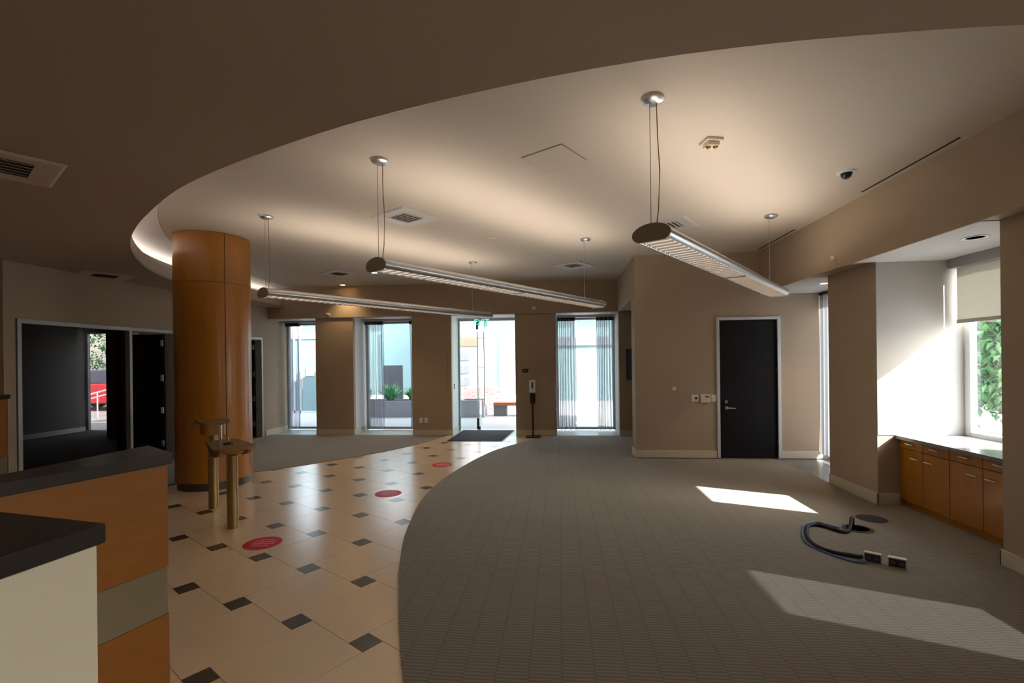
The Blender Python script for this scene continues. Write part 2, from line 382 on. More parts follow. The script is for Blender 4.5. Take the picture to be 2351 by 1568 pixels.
# outward = away from the opening (to the left / towards the camera side)
def off(k, o): return (cv[k][0]+nr[k][0]*-o*-1, cv[k][1]+nr[k][1]*-o*-1)
test = off(0, 1.0); SGN = 1 if test[1] < cv[0][1] else -1
def off(k, o): return (cv[k][0]+SGN*nr[k][0]*o, cv[k][1]+SGN*nr[k][1]*o)
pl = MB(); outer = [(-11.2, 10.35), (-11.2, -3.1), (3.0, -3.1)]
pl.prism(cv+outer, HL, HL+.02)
struct('ceiling_lower', pl, M['lowceil_shaded'], 'lower ceiling with a sweeping curved edge, its shade put into a darker taupe', smooth=0)
fa = MB(); prof = [(0, HL), (0, 2.85), (.02, 2.855), (.11, 2.86), (.115, 2.95), (.135, 2.955), (.40, 2.955)]
n = len(cv); k = len(prof)
fa.add([(*off(i, o), z) for i in range(n) for o, z in prof], [(i*k+j, (i+1)*k+j, (i+1)*k+j+1, i*k+j+1) for i in range(n-1) for j in range(k-1)])
struct('trim_1', fa, M['fascia'], 'stepped curved fascia of the ceiling cove')
co = MB(); prof = [(.40, 2.955), (.40, 2.99)]+[(.40-.62*(1-cos(R(t))), 2.99+(H-.002-2.99)*sin(R(t))) for t in range(10, 91, 10)]
k = len(prof)
co.add([(*off(i, o), z) for i in range(n) for o, z in prof], [(i*k+j, (i+1)*k+j, (i+1)*k+j+1, i*k+j+1) for i in range(n-1) for j in range(k-1)])
struct('trim_2', co, M['cove'], 'white curved cove above the lower ceiling edge')
i0 = max(range(n), key=lambda q: -abs(cv[q][1]-3.3) if cv[q][0] < -2 else -99)
lt = MB().tube([(*off(q, .22), 2.966) for q in range(i0, n-1)], .010, 8)  # hidden glowing strip, added to whiten the cove where window light falls
tag(lt.build('added_cove_glow', M['cove_fill']), 'hidden glowing strip added inside the curved ceiling cove to brighten it', 'light')

# ------------------------------------------------------------------ far wall (b = 9.65)
FB, FD = 9.65, 10.38
fw = MB()
for a0, a1 in ((-5.065, -4.249), (-2.994, -2.174), (-.862, -.041)): fw.box(a0, FB, 0, a1, FB+.10, 2.45)
fw.box(1.192, FB, 0, 4.3, FB+.15, 2.45)
fw.box(-6.1, FB-.03, 2.45, 4.3, FB+.2, H)
struct('wall_far', fw, M['wall'], smooth=0)
rv = MB()
for a0, a1 in ((-5.065, -4.249), (-2.994, -2.174), (-.862, -.041)): rv.box(a0+.0005, FB+.10, 0, a1-.0005, FD+.1, 2.451)
rv.box(1.1925, FB+.15, 0, 1.45, FD+.1, 2.45)
rv.box(-6.25, FB+.1, 0, -6.101, FD+.1, 2.45)
rv.box(-6.25, FB+.2, 2.45, 1.45, FD+.1, 2.75)
struct('wall_far_reveals', rv, M['reveal'], smooth=0)
bs = MB()
for a0, a1 in ((-5.065, -4.249), (-2.994, -2.174), (-.862, -.041), (1.2, 3.9)): bs.box(a0, FB-.014, .006, a1, FB, .115)
for a, y0, y1 in ((-4.235, FB, FD), (-2.16, FB, FD-.1), (-6.086, FB, FD)): bs.box(a-.014, y0, .001, a, y1, .115)
struct('baseboard_far', bs, M['base'], smooth=0)

def window(n_, a0, a1, z0=.03, z1=2.43, y=FD, head=True):
    r = sstruct('window_%d' % n_, ((a0+a1)/2, y, z0))
    w = .045; f = MB().box(a0, y-.04, z0, a0+w, y+.04, z1).box(a1-w, y-.04, z0, a1, y+.04, z1).box(a0+w, y-.04, z1-.07, a1-w, y+.04, z1).box(a0+w, y-.04, z0, a1-w, y+.04, z0+.05)
    f.build('window_frame', M['framegrey'], r, smooth=0, bevel=.004)
    MB().box(a0+w, y-.004, z0+.05, a1-w, y+.004, z1-.07).build('pane', M['glass'], r, smooth=0)
    return r
window(1, -6.10, -5.065); window(2, -4.249, -2.994); window(3, -.041, 1.192)
def curtain(a0, a1, y, z0, z1, label, group, amp=.05, waves=5, along='a', seed=0, fab='sheer'):
    rnd = random.Random(seed); n_ = waves*14; rows = 9; vs_, fs = [], []
    ph = [rnd.uniform(-.4, .4) for _ in range(8)]
    for r_ in range(rows):
        t = r_/(rows-1); z = z1+(z0-z1)*t
        for i in range(n_+1):
            u = i/n_; s_ = a0+(a1-a0)*u+.012*sin(7*u+ph[0]+2*t)
            d_ = (amp*(.75+.25*t))*sin(2*pi*waves*u+ph[1]+.35*sin(3*t+ph[2])+.8*sin(5*u+ph[3]))
            vs_.append((s_, y+d_, z) if along == 'a' else (y+d_, s_, z))
    for r_ in range(rows-1):
        for i in range(n_): q = r_*(n_+1)+i; fs.append((q, q+1, q+n_+2, q+n_+1))
    c = (a0+a1)/2
    l = (c, y, z0) if along == 'a' else (y, c, z0)
    root = thing('sheer_curtain', label, 'curtain', l, group)
    m = MB().add(vs_, fs); m.build('fabric', M[fab], root, smooth=80)
    hd = MB()
    if along == 'a': hd.box(a0, y-.03, z1-.055, a1, y+.03, z1+.015)
    else: hd.box(y-.03, a0, z1-.02, y+.03, a1, z1+.015)
    hd.build('header_tape', M['black'], root, smooth=0)
    return root
G_ = 'grey sheer curtains in the far windows'
CT = [(-6.05, -5.72, 'grey sheer curtain gathered at the leftmost far window, beside the dark door', 3),
      (-4.22, -3.80, 'wide grey sheer curtain at the left of the window with the planter behind', 4),
      (-3.14, -2.99-.0, 'narrow grey sheer curtain at the right of the window with the planter', 2),
      (-.01, .36, 'grey sheer curtain on the left half of the rightmost far window', 4),
      (.80, 1.16, 'grey sheer curtain on the right half of the rightmost far window', 4)]
for i, (a0, a1, lb, w_) in enumerate(CT):
    if i == 2: a0, a1 = -3.22, -3.03
    curtain(a0, a1, FD-.17, .05, 2.385, lb, G_, waves=w_, seed=i, amp=.055)
for i, (a0, a1, lb) in enumerate(((-6.09, -5.075, 'dark curtain track over the leftmost far window'), (-4.24, -3.0, 'dark curtain track over the window with the planter'), (-.03, 1.18, 'dark curtain track over the rightmost far window'))):
    tag(MB().box(a0, FD-.21, 2.40, a1, FD-.13, 2.449).build('curtain_track', M['framegrey'], loc=((a0+a1)/2, FD-.17, 2.4), smooth=0), lb, 'curtain track', 'curtain tracks over the far windows')

# entrance door --------------------------------------------------------------
d = sstruct('door_1', (-1.5, FD, 0), 'glass entrance door')
MB().box(-2.17, FD-.04, 2.38, -.866, FD+.04, 2.44).box(-2.17, FD-.03, 0.0, -2.14, FD+.03, 2.38).box(-.896, FD-.03, 0, -.866, FD+.03, 2.38).build('frame', M['framegrey'], d, smooth=0)
MB().box(-2.14, FD-.006, .02, -1.745, FD+.006, 2.37).build('side_panel', M['glass'], d, smooth=0)
for z0, z1 in ((.02, .27), (2.20, 2.37)): MB().box(-1.78, FD-.02, z0, -1.735, FD+.02, z1).build('patch_fitting', M['black'], d, smooth=0, bevel=.003)
tag_l = Vector((-1.725, FD)); lend = Vector((-1.81, FD+.82)); dd = (lend-tag_l).normalized(); nn = Vector((dd.y, -dd.x))
def leafbox(mb, s0, s1, n0, n1, z0, z1):
    return mb.prism([tuple(tag_l+dd*s+nn*q) for s, q in ((s0, n0), (s1, n0), (s1, n1), (s0, n1))], z0, z1)
lf = leafbox(MB(), 0, .84, -.007, .007, .02, 2.36).build('door_leaf', M['glassgreen'], d, smooth=0)
for s_ in (-1, 1):
    h = MB(); p = tag_l+dd*.74
    q = p+nn*.075*s_
    h.cyl((q.x, q.y, .45), (q.x, q.y, 2.2), .014, 12)
    for z in (.62, 1.35, 2.05): r_ = p+nn*.007*s_; h.cyl((r_.x, r_.y, z), (q.x, q.y, z), .011, 10)
    h.build('pull_handle', M['steel'], lf)
leafbox(leafbox(MB(), 0, .16, -.022, .022, .0, .09), 0, .16, -.022, .022, 2.30, 2.38).build('pivot_shoe', M['alu'], d, smooth=0, bevel=.003)
# exit sign
ex = thing('exit_sign', 'edge-lit green exit sign hanging just inside the glass entrance door', 'sign', (-1.60, 10.02, 2.45))
MB().box(-1.74, 10.0, 2.425, -1.46, 10.04, 2.449).build('housing', M['alu'], ex, smooth=0, bevel=.003)
MB().box(-1.73, 10.015, 2.23, -1.47, 10.021, 2.425).build('panel', M['glassgreen'], ex, smooth=0)
def text_obj(s, size, mtx, m, parent, name='lettering', extrude=.001):
    cu = bpy.data.curves.new(name, 'FONT'); cu.body = s; cu.size = size; cu.align_x = 'CENTER'; cu.align_y = 'CENTER'; cu.extrude = extrude
    tmp = bpy.data.objects.new('tmp', cu); COL.objects.link(tmp); dg = bpy.context.evaluated_depsgraph_get()
    me = bpy.data.meshes.new_from_object(tmp.evaluated_get(dg)); bpy.data.objects.remove(tmp)
    me.transform(mtx)
    if parent is not None: me.transform(Matrix.Translation(-Vector(parent['_o'])))
    me.materials.clear(); me.materials.append(m)
    o = bpy.data.objects.new(name, me); COL.objects.link(o); o.parent = parent; return o
text_obj('EXIT', .16, Matrix.Translation((-1.60, 10.013, 2.325)) @ Matrix.Rotation(pi/2, 4, 'X'), M['green_sign'], ex)

# ------------------------------------------------------------------ block on the right with the black door (b = 7.5)
BB = 7.5
bk = MB()
bk.box(1.17, BB, 0, 2.41, BB+.14, H).box(3.24, BB, 0, 3.86, BB+.14, H).box(2.41, BB, 2.075, 3.24, BB+.14, H).box(3.86, BB, 0, 4.3, BB+.14, H)
bk.box(1.17, BB+.14, HS, 1.31, FB, H).box(1.17, BB+.14, 0, 1.31, BB+.34, HS)
struct('wall_block', bk, M['wall'], smooth=0)
struct('wall_alcove', MB().box(4.08, 7.4, 0, 4.3, FB+.15, H), M['wall'], smooth=0)
struct('ceiling_alcove', MB().box(1.31, BB+.14, HS, 4.3, FB, HS+.05), M['ceil'], smooth=0)
bs = MB().box(1.17, BB-.015, .006, 2.41-.05, BB, .115).box(3.24+.05, BB-.015, .006, 3.86, BB, .115).box(1.155, BB-.015, .006, 1.17, BB+.34, .115)
struct('baseboard_block', bs, M['base'], smooth=0, bevel=.003)
d = sstruct('door_2', (2.825, BB, 0), 'black door in the taupe wall')
MB().box(2.365, BB-.025, 0.006, 2.41, BB+.1, 2.12).box(3.24, BB-.025, .006, 3.285, BB+.1, 2.12).box(2.41, BB-.025, 2.075, 3.24, BB+.1, 2.12).build('frame', M['frameblue'], d, smooth=0, bevel=.003)
MB().box(2.415, BB+.02, .012, 3.235, BB+.065, 2.07).build('door_leaf', M['blackdoor'], d, smooth=0, bevel=.002)
MB().cyl((2.505, BB+.02, .85), (2.505, BB-.004, .85), .026, 20).build('deadbolt', M['chrome'], d)
MB().cyl((2.505, BB+.02, .757), (2.505, BB-.012, .757), .028, 20).tube([(2.505, BB-.012, .757), (2.505, BB-.045, .757), (2.53, BB-.052, .757), (2.625, BB-.05, .755)], [.012, .012, .011, .009], 10).build('lever_handle', M['chrome'], d)
for z in (.25, .77, 1.32, 1.85): MB().cyl((3.237, BB+.008, z-.045), (3.237, BB+.008, z+.045), .009, 10).build('hinge', M['black'], d)
# wall controls left of the door
def plate(name, lb, cat, a, z, w, h, m, extra=None, group=None, y=BB, dpt=.012):
    t = thing(name, lb, cat, (a, y, z), group)
    MB().box(a-w/2, y-dpt, z-h/2, a+w/2, y+.003, z+h/2).build('cover', m, t, smooth=0, bevel=.003)
    if extra: extra(t, a, z, y-dpt)
    return t
plate('switch_plate', 'square wall plate with a dark button, leftmost control by the black door', 'switch', 2.055, .906, .115, .105, M['creamw'], lambda t, a, z, y: MB().cyl((a+.005, y+.001, z), (a+.005, y-.008, z), .018, 14).build('button', M['black'], t), 'controls left of the black door')
def keypad(t, a, z, y):
    MB().box(a-.01, y-.002, z+.018, a+.05, y+.001, z+.036).build('display', M['grille_dark'], t, smooth=0)
    for i in range(3):
        for j in range(3): MB().box(a-.005+i*.019, y-.003, z-.04+j*.017, a+.008+i*.019, y+.001, z-.029+j*.017).build('key', M['creamw'], t, smooth=0)
plate('alarm_keypad', 'cream alarm keypad with a small display, middle of the three controls by the black door', 'keypad', 2.2, .903, .15, .125, M['cream'], keypad, 'controls left of the black door', dpt=.028)
plate('light_switch', 'slim white light switch nearest the frame of the black door', 'switch', 2.325, .906, .07, .105, M['creamw'], lambda t, a, z, y: MB().box(a-.016, y-.006, z-.033, a+.016, y, z+.033).build('rocker', M['white'], t, smooth=0, bevel=.002), 'controls left of the black door')
t = thing('thermostat', 'small round cover on the taupe wall left of the door controls', 'thermostat', (1.74, BB, 1.047))
MB().tube([(1.74, BB+.002, 1.047), (1.74, BB-.012, 1.047), (1.74, BB-.02, 1.047)], [.036, .034, .024], 24).build('cover', M['cream'], t)
MB().tube([(1.74, BB-.019, 1.047), (1.74, BB-.024, 1.047)], [.014, .013], 20).build('dial', M['base'], t)

# ------------------------------------------------------------------ right wall, piers, recesses (room side a = 3.2)
RX, RW = 3.2, 4.02
rw = MB()
rw.box(3.0, -3.1, HS, 4.08, BB, H)                                    # soffit
rw.box(RX, 5.19, 0, 4.08, 6.05, HS)                                    # pier 1
rw.box(3.13, 2.82, 0, 4.08, 3.73, HS)                                  # pier 2
rw.box(3.13, .45, 0, 4.08, 1.36, HS)
rw.box(3.13, -3.1, 0, 4.08, -1.0, HS)
for b0, b1, s0 in ((3.73, 5.19, .70), (1.36, 2.82, .70), (-1.0, .45, .70), (6.05, 7.5, .10)):
    g0 = b0+.42 if s0 > .5 else b0+.1
    rw.box(RW, b0, 0, 4.08, b1, s0).box(RW, b0, s0, 4.08, g0, HS)
struct('wall_right', rw, M['wall'], smooth=0)
rv = MB()
for b0, b1 in ((3.73, 5.19), (1.36, 2.82)):
    rv.box(RX+.001 if b1 > 5 else 3.131, b1-.006, .709, 4.02, b1, HS-.001)
struct('wall_right_reveals', rv, mat('recess_side_paint', (.50, .47, .44, 1), .75), smooth=0)
struct('trim_3', MB().box(3.001, 3.73, HS-.006, 4.019, 5.184, HS).box(3.001, 1.36, HS-.006, 4.019, 2.814, HS).box(3.001, 6.05, HS-.006, 4.019, 7.5, HS), mat('recess_ceiling', (.62, .60, .58, 1), .8), 'pale ceiling of the window recesses', smooth=0)
bs = MB()
bs.box(RX-.015, 5.175, .006, RX, 6.05, .12).box(RX-.015, 5.175, .006, 3.40, 5.19, .12)
bs.box(3.115, 2.82, .006, 3.13, 3.745, .12).box(3.115, 3.73, .006, 3.41, 3.745, .12).box(3.115, .45, .006, 3.13, 1.36, .12)
struct('baseboard_right', bs, M['base'], smooth=0, bevel=.003)
def rwin(n_, b0, b1, z0, z1=2.40):
    r = sstruct('window_%d' % n_, (RW+.03, (b0+b1)/2, z0)); w = .07
    x0, x1 = RW-.01, RW+.055
    MB().box(x0, b0, z0, x1, b0+w, z1).box(x0, b1-w, z0, x1, b1, z1).box(x0, b0+w, z1-w, x1, b1-w, z1).box(x0, b0+w, z0, x1, b1-w, z0+.05).build('window_frame', M['white'], r, smooth=0, bevel=.004)
    MB().box(RW+.04, b0+w, z0+.05, RW+.05, b1-w, z1-w).build('pane', M['glass'], r, smooth=0)
rwin(4, 4.15, 5.184, .70, HS); rwin(5, 1.78, 2.814, .70, HS); rwin(6, -.58, .444, .70, HS); rwin(7, 6.15, 7.5, .10, HS)
def blind(b0, b1, zb, lb, grp):
    t = thing('roller_blind', lb, 'blind', (RW-.09, (b0+b1)/2, HS), grp)
    MB().box(RW-.16, b0, HS-.10, RW-.03, b1, HS-.007).build('valance', M['framegrey'], t, smooth=0, bevel=.003)
    MB().box(RW-.096, b0+.02, zb+.02, RW-.094, b1-.02, HS-.10).build('fabric', M['blind'], t, smooth=0)
    MB().box(RW-.104, b0+.02, zb-.012, RW-.086, b1-.02, zb+.024).build('bottom_rail', mat('blind_rail', (.40, .36, .32, 1), .5), t, smooth=0, bevel=.004)
blind(3.76, 5.165, 1.83, 'cream roller blind half lowered over the window above the wooden cabinets', None)
bl = bpy.data.objects['roller_blind']
blind(1.39, 2.80, 2.05, 'cream roller blind in the window bay nearest the viewer, right of the frame', None)
curtain(6.07, 7.485, 3.86, .08, HS-.03, 'grey sheer curtain closing the window bay beside the black door', 'grey sheer curtains in the window bay by the black door', along='b', waves=14, amp=.03, seed=9, fab='sheer_thick')
tag(MB().box(RW-.02, 1.363, .71, RW-.018, 2.814, 2.35).build('added_dimming_screen', cloth_mat('dimming_screen_fabric', (.25, .24, .22, 1), .45, .2), loc=(RW, 2.1, .71), smooth=0), 'unseen mesh screen added in the window bay nearest the viewer to dim its sun patch', 'screen')  # unseen screen added to weaken the near sun patch on the carpet
# cabinets under the window
def cabinet(b_hi, b_lo, lb, grp):
    t = thing('base_cabinet', lb, 'cabinet', (3.41, (b_hi+b_lo)/2, 0), grp)
    MB().box(3.425, b_lo+.001, .07, 4.015, b_hi-.001, .672).build('body', M['wood'], t, smooth=0)
    MB().box(3.44, b_lo+.001, .0065, 4.0, b_hi-.001, .07).build('toe_kick', M['wood'], t, smooth=0)
    mid = (b_hi+b_lo)/2
    for q0, q1, s_ in ((b_lo, mid, 1), (mid, b_hi, -1)):
        dr = MB().box(3.405, q0+.0025, .588, 3.425, q1-.0025, .668).build('drawer', M['wood'], t, smooth=0, bevel=.0015)
        hh = MB(); c = (q0+q1)/2
        hh.cyl((3.385, c-.05, .64), (3.385, c+.05, .64), .0055, 8).cyl((3.405, c-.038, .64), (3.385, c-.038, .64), .004, 6).cyl((3.405, c+.038, .64), (3.385, c+.038, .64), .004, 6)
        hh.build('drawer_handle', M['handle'], dr)
        do = MB().box(3.405, q0+.0025, .075, 3.425, q1-.0025, .582).build('door', M['wood'], t, smooth=0, bevel=.0015)
        c = q1-.09 if s_ == 1 else q0+.09
        hh = MB(); hh.cyl((3.385, c-.05, .508), (3.385, c+.05, .508), .0055, 8).cyl((3.405, c-.038, .508), (3.385, c-.038, .508), .004, 6).cyl((3.405, c+.038, .508), (3.385, c+.038, .508), .004, 6)
        hh.build('door_handle', M['handle'], do)
    return t
cabinet(5.186, 4.57, 'low amber wood cabinet at the left end of the window bay, beside the pier', 'amber wood cabinets under the window')
cabinet(4.568, 3.90, 'amber wood cabinet right of its twin under the window, partly hidden by the pier', 'amber wood cabinets under the window')
tag(MB().box(3.40, 3.735, .006, 4.015, 3.898, .672).build('cabinet_filler', M['wood'], loc=(3.4, 3.8, 0), smooth=0), 'narrow amber wood filler panel at the right end of the cabinets', 'cabinet')
tag(MB().box(3.365, 3.733, .674, 4.018, 5.186, .708).build('worktop', M['counter'], loc=(3.7, 4.45, .674), smooth=0, bevel=.003), 'grey stone worktop running along the sunny window over the wood cabinets', 'worktop')
tag(MB().box(3.365, 1.363, .674, 4.018, 2.81, .708).box(3.405, 1.363, .006, 4.01, 2.81, .674).build('side_cabinet', M['wood'], loc=(3.7, 2.1, 0), smooth=0), 'low amber wood cabinet in the bay nearest the viewer, out at the right', 'cabinet')

# ------------------------------------------------------------------ left wall (a = -6.1)
LX = -6.1
lw = MB()
lw.box(LX-.15, 4.75, 2.05, LX, FB, HL).box(LX-.15, 4.75, 0, LX, 4.87, 2.05).box(LX-.15, 7.14, 0, LX, 8.42, 2.05).box(LX-.15, 9.43, 0, LX, FB, 2.05)
lw.box(LX-.15, FB, 0, LX, FD+.1, 2.45)
lw.box(LX-.15, 4.75, HL, LX, FB+.2, H)
struct('wall_left', lw, M['wall'], smooth=0)
struct('wall_left_return', MB().box(-8.7, 4.75, 0, LX-.15, 4.87, HL).box(-8.85, -3.1, 0, -8.7, 4.87, HL), M['wall'], smooth=0)
struct('wall_back', MB().box(-8.85, -3.2, 0, 4.3, -3.05, H), M['wall'], smooth=0)
struct('baseboard_left', MB().box(LX, 7.20, .006, LX+.014, 8.36, .115).box(LX, 9.49, .006, LX+.014, FB, .115).box(LX, 4.75, .006, LX+.014, 4.83, .115), M['base'], smooth=0)
ow = MB().box(-11.1, 4.87, 0, -10.95, 10.3, HL).box(-10.15, 10.15, 0, LX-.15, 10.3, HL).box(-10.95, 10.15, 2.3, -10.15, 10.3, HL)
struct('wall_office', ow, M['officewall'], smooth=0)
struct('wall_office_pier', MB().box(-9.42, 9.2, 0, -8.8, 9.35, HL).box(-11.0, 4.87, 0, -8.7, 4.95, HL), M['officebrown'], smooth=0)
struct('baseboard_office', MB().box(-10.95, 4.95, 0, -10.93, 10.15, .1), M['reveal'], smooth=0)
w = sstruct('window_8', (-10.55, 10.2, 0)); MB().box(-10.95, 10.19, 0.02, -10.9, 10.24, 2.3).box(-10.2, 10.19, .02, -10.15, 10.24, 2.3).box(-10.9, 10.19, 2.25, -10.2, 10.24, 2.3).build('window_frame', M['framegrey'], w, smooth=0)
MB().box(-10.9, 10.21, .02, -10.2, 10.22, 2.25).build('pane', M['glass'], w, smooth=0)
# office front: frame, glass, open door
def door_set(num, b0, b1, leafb, label, with_glass=None):
    d = sstruct('door_%d' % num, (LX-.07, (b0+b1)/2, 0), label)
    f = MB()
    lo = with_glass if with_glass is not None else b0
    f.box(LX-.12, lo, 2.0, LX+.012, b1, 2.05).box(LX-.12, lo, .006, LX+.012, lo+.045, 2.0).box(LX-.12, b1-.045, .006, LX+.012, b1, 2.0)
    if with_glass is not None: f.box(LX-.12, b0-.02, .006, LX+.012, b0+.025, 2.0).box(LX-.09, lo+.045, .006, LX-.02, b0-.02, .05)
    f.build('frame', M['framegrey'], d, smooth=0, bevel=.003)
    MB().box(LX-.13-.80, leafb-.045, .012, LX-.125, leafb, 1.99).build('door_leaf', M['blackdoor'], d, smooth=0, bevel=.002)
    for z in (.27, .79, 1.30, 1.85):
        MB().box(LX-.165, leafb-.052, z-.05, LX-.125, leafb-.046, z+.05).cyl((LX-.122, leafb-.05, z-.05), (LX-.122, leafb-.05, z+.05), .008, 8).build('hinge', M['chrome'], d)
    return d
d = door_set(3, 6.33, 7.13, 7.085, 'open black office door left of the wood column', 4.88)
MB().box(LX-.065, 4.925, .05, LX-.055, 6.31, 2.0).build('side_panel', M['glassdark'], d, smooth=0)
door_set(4, 8.45, 9.42, 9.375, 'open black door at the far end of the left wall')
# small panels of the back counter at the left edge of the view
t = thing('service_counter', 'amber wood counter with a dark top at the far left edge, before the office wall', 'counter', (-6.0, 4.35, 0))
MB().box(-6.5, 4.12, .56, -5.74, 4.5, 1.17).box(-6.5, 4.12, 0.0, -5.74, 4.5, .36).build('wood_panel', M['woodh'], t, smooth=0)
MB().box(-6.49, 4.13, .36, -5.75, 4.49, .56).build('metal_band', M['band'], t, smooth=0)
MB().box(-6.55, 4.08, 1.17, -5.72, 4.515, 1.215).build('top', M['stone'], t, smooth=0, bevel=.004)
MB().box(-5.755, 4.5, 0.0, -5.735, 4.508, 1.17).build('end_trim', M['framegrey'], t, smooth=0)

# ------------------------------------------------------------------ wood column
cx, cy, cr = -4.335, 5.69, .42
t = thing('column', 'round amber wood column reaching into the curved ceiling cove', 'column', (cx, cy, 0))
MB().lathe([(0, .0), (cr-.02, 0), (cr-.02, .095), (0, .095)], cx, cy, 64).build('plinth', M['toe'], t)
MB().lathe([(0, .09), (cr-.012, .09), (cr-.012, H-.005), (0, H-.005)], cx, cy, 48).build('core', M['black'], t)
sa = R(-35.7); gp = .0035/cr
for z0, z1 in ((.095, 2.487), (2.492, H-.004)):
    for q in range(4):
        MB().lathe([(cr-.012, z0), (cr, z0), (cr, z1), (cr-.012, z1), (cr-.012, z0)], cx, cy, 24, sa+q*pi/2+gp, sa+(q+1)*pi/2-gp).build('veneer_panel', M['wood'], t, smooth=50)

# ------------------------------------------------------------------ writing stand (bronze posts, wood tops)
t = thing('writing_stand', 'two-tier writing stand of brown wood on two bronze posts, before the wood column', 'table', (-3.3, 4.43, 0))
LA, LB = (-3.61, 4.713), (-2.997, 4.156)
for p, zt in ((LA, .79), (LB, .665)): MB().lathe([(.047, .0), (.047, zt)], p[0], p[1], 28).build('leg', M['brass'], t)
ax = Vector((LB[0]-LA[0], LB[1]-LA[1])).normalized(); ay = Vector((-ax.y, ax.x))
def local(pts, o): return [tuple(Vector(o)+ax*x+ay*y) for x, y in pts]
def rr(x0, x1, hy0, hy1, r0, r1, n_=8):     # rounded, slightly tapering slab outline
    P = []
    for cxx, cyy, rad, a0 in ((x1-r1, hy1-r1, r1, 0), (x0+r0, hy0-r0, r0, 90), (x0+r0, -hy0+r0, r0, 180), (x1-r1, -hy1+r1, r1, 270)):
        for k_ in range(n_+1): a = R(a0+90*k_/n_); P.append((cxx+rad*cos(a), cyy+rad*sin(a)))
    return P
MB().prism(local(rr(-.46, .20, .14, .18, .06, .10), LB), .73, .755).build('lower_top', M['wooddark'], t, bevel=.003)
ap = MB(); arc = [(-.40+.56*u, .73-.08*sin(pi*min(1, max(0, u)))**.6-.0) for u in [i/16 for i in range(17)]]
for s0, s1 in (((-.13), (-.10)), (.10, .13)):
    n_ = len(arc)
    vs_ = [(*tuple(Vector(LB)+ax*x+ay*y), z) for y in (s0, s1) for x, z in arc]+[(*tuple(Vector(LB)+ax*x+ay*y), .73) for y in (s0, s1) for x, z in arc]
    fs_q = []
    for i in range(n_-1):
        a, b = i, n_+i; c_, d_ = 2*n_+i, 3*n_+i
        fs_q += [(a, a+1, c_+1, c_), (b, d_, d_+1, b+1), (a, b, b+1, a+1), (c_, c_+1, d_+1, d_)]
    ap.add(vs_, fs_q)
ap.build('apron', M['wood'], t, smooth=40)
MB().lathe([(0, .665), (.11, .69), (.14, .73), (0, .73)], LB[0], LB[1], 28).build('bracket', M['wood'], t)
MB().prism(local(rr(-.16, .20, .14, .14, .05, .07), LA), .895, .92).build('upper_top', M['wooddark'], t, bevel=.003)
MB().prism(local(rr(-.15, .12, .10, .10, .05, .05), LA), .775, .895).build('upper_box', M['wood'], t, bevel=.003)
MB().cyl((LA[0]+.16, LA[1]-.10, .74), (LA[0]+.16, LA[1]-.10, .885), .014, 12).build('support_rod', M['chrome'], t)
pt = Vector(LB)+ax*-.12
t2 = thing('pen_holder', 'small black and steel pen base lying on the lower writing stand top', 'pen holder', (pt.x, pt.y, .755))
MB().lathe([(0, .7555), (.05, .7555), (.046, .77), (.02, .773), (0, .773)], pt.x, pt.y, 24).build('base', M['black'], t2)
MB().tube([(pt.x, pt.y, .773), (pt.x-.03, pt.y+.03, .815)], [.008, .005], 10).build('swivel', M['chrome'], t2)

# ------------------------------------------------------------------ reception desks
def P2(*pts): return [C(*p) for p in pts]
t = thing('reception_counter', 'high amber wood reception counter with dark stone top and a metal band', 'counter', (*C(-1.8, 1.8), 0))
body = P2((-1.575, 2.19), (-1.82, 2.385), (-1.90, 1.79), (-2.15, 1.2), (-1.98, 1.19))
MB().prism(body, .587, 1.048).prism(body, 0, .372).build('wood_panel', M['woodh'], t, smooth=0)
MB().prism(P2((-1.578, 2.186), (-1.82, 2.38), (-1.90, 1.79), (-2.145, 1.2), (-1.982, 1.19)), .374, .585).build('metal_band', M['band'], t, smooth=0)
MB().prism(P2((-1.562, 2.205), (-1.83, 2.412), (-1.912, 1.79), (-2.18, 1.15), (-1.965, 1.16)), 1.05, 1.10).build('top', M['stone'], t, smooth=0, bevel=.003)
t = thing('staff_desk', 'white-sided desk end with a thick dark stone top in the left foreground', 'counter', (*C(-1.4, .9), 0))
MB().prism(P2((-1.052, 1.212), (-1.74, 1.405), (-1.74, .3), (-1.262, .3)), 0, 1.048).build('side_panel', M['whitepanel'], t, smooth=0, bevel=.002)
MB().prism(P2((-1.04, 1.227), (-1.755, 1.428), (-1.755, .29), (-1.25, .29)), 1.05, 1.10).build('top', M['stone'], t, smooth=0, bevel=.004)

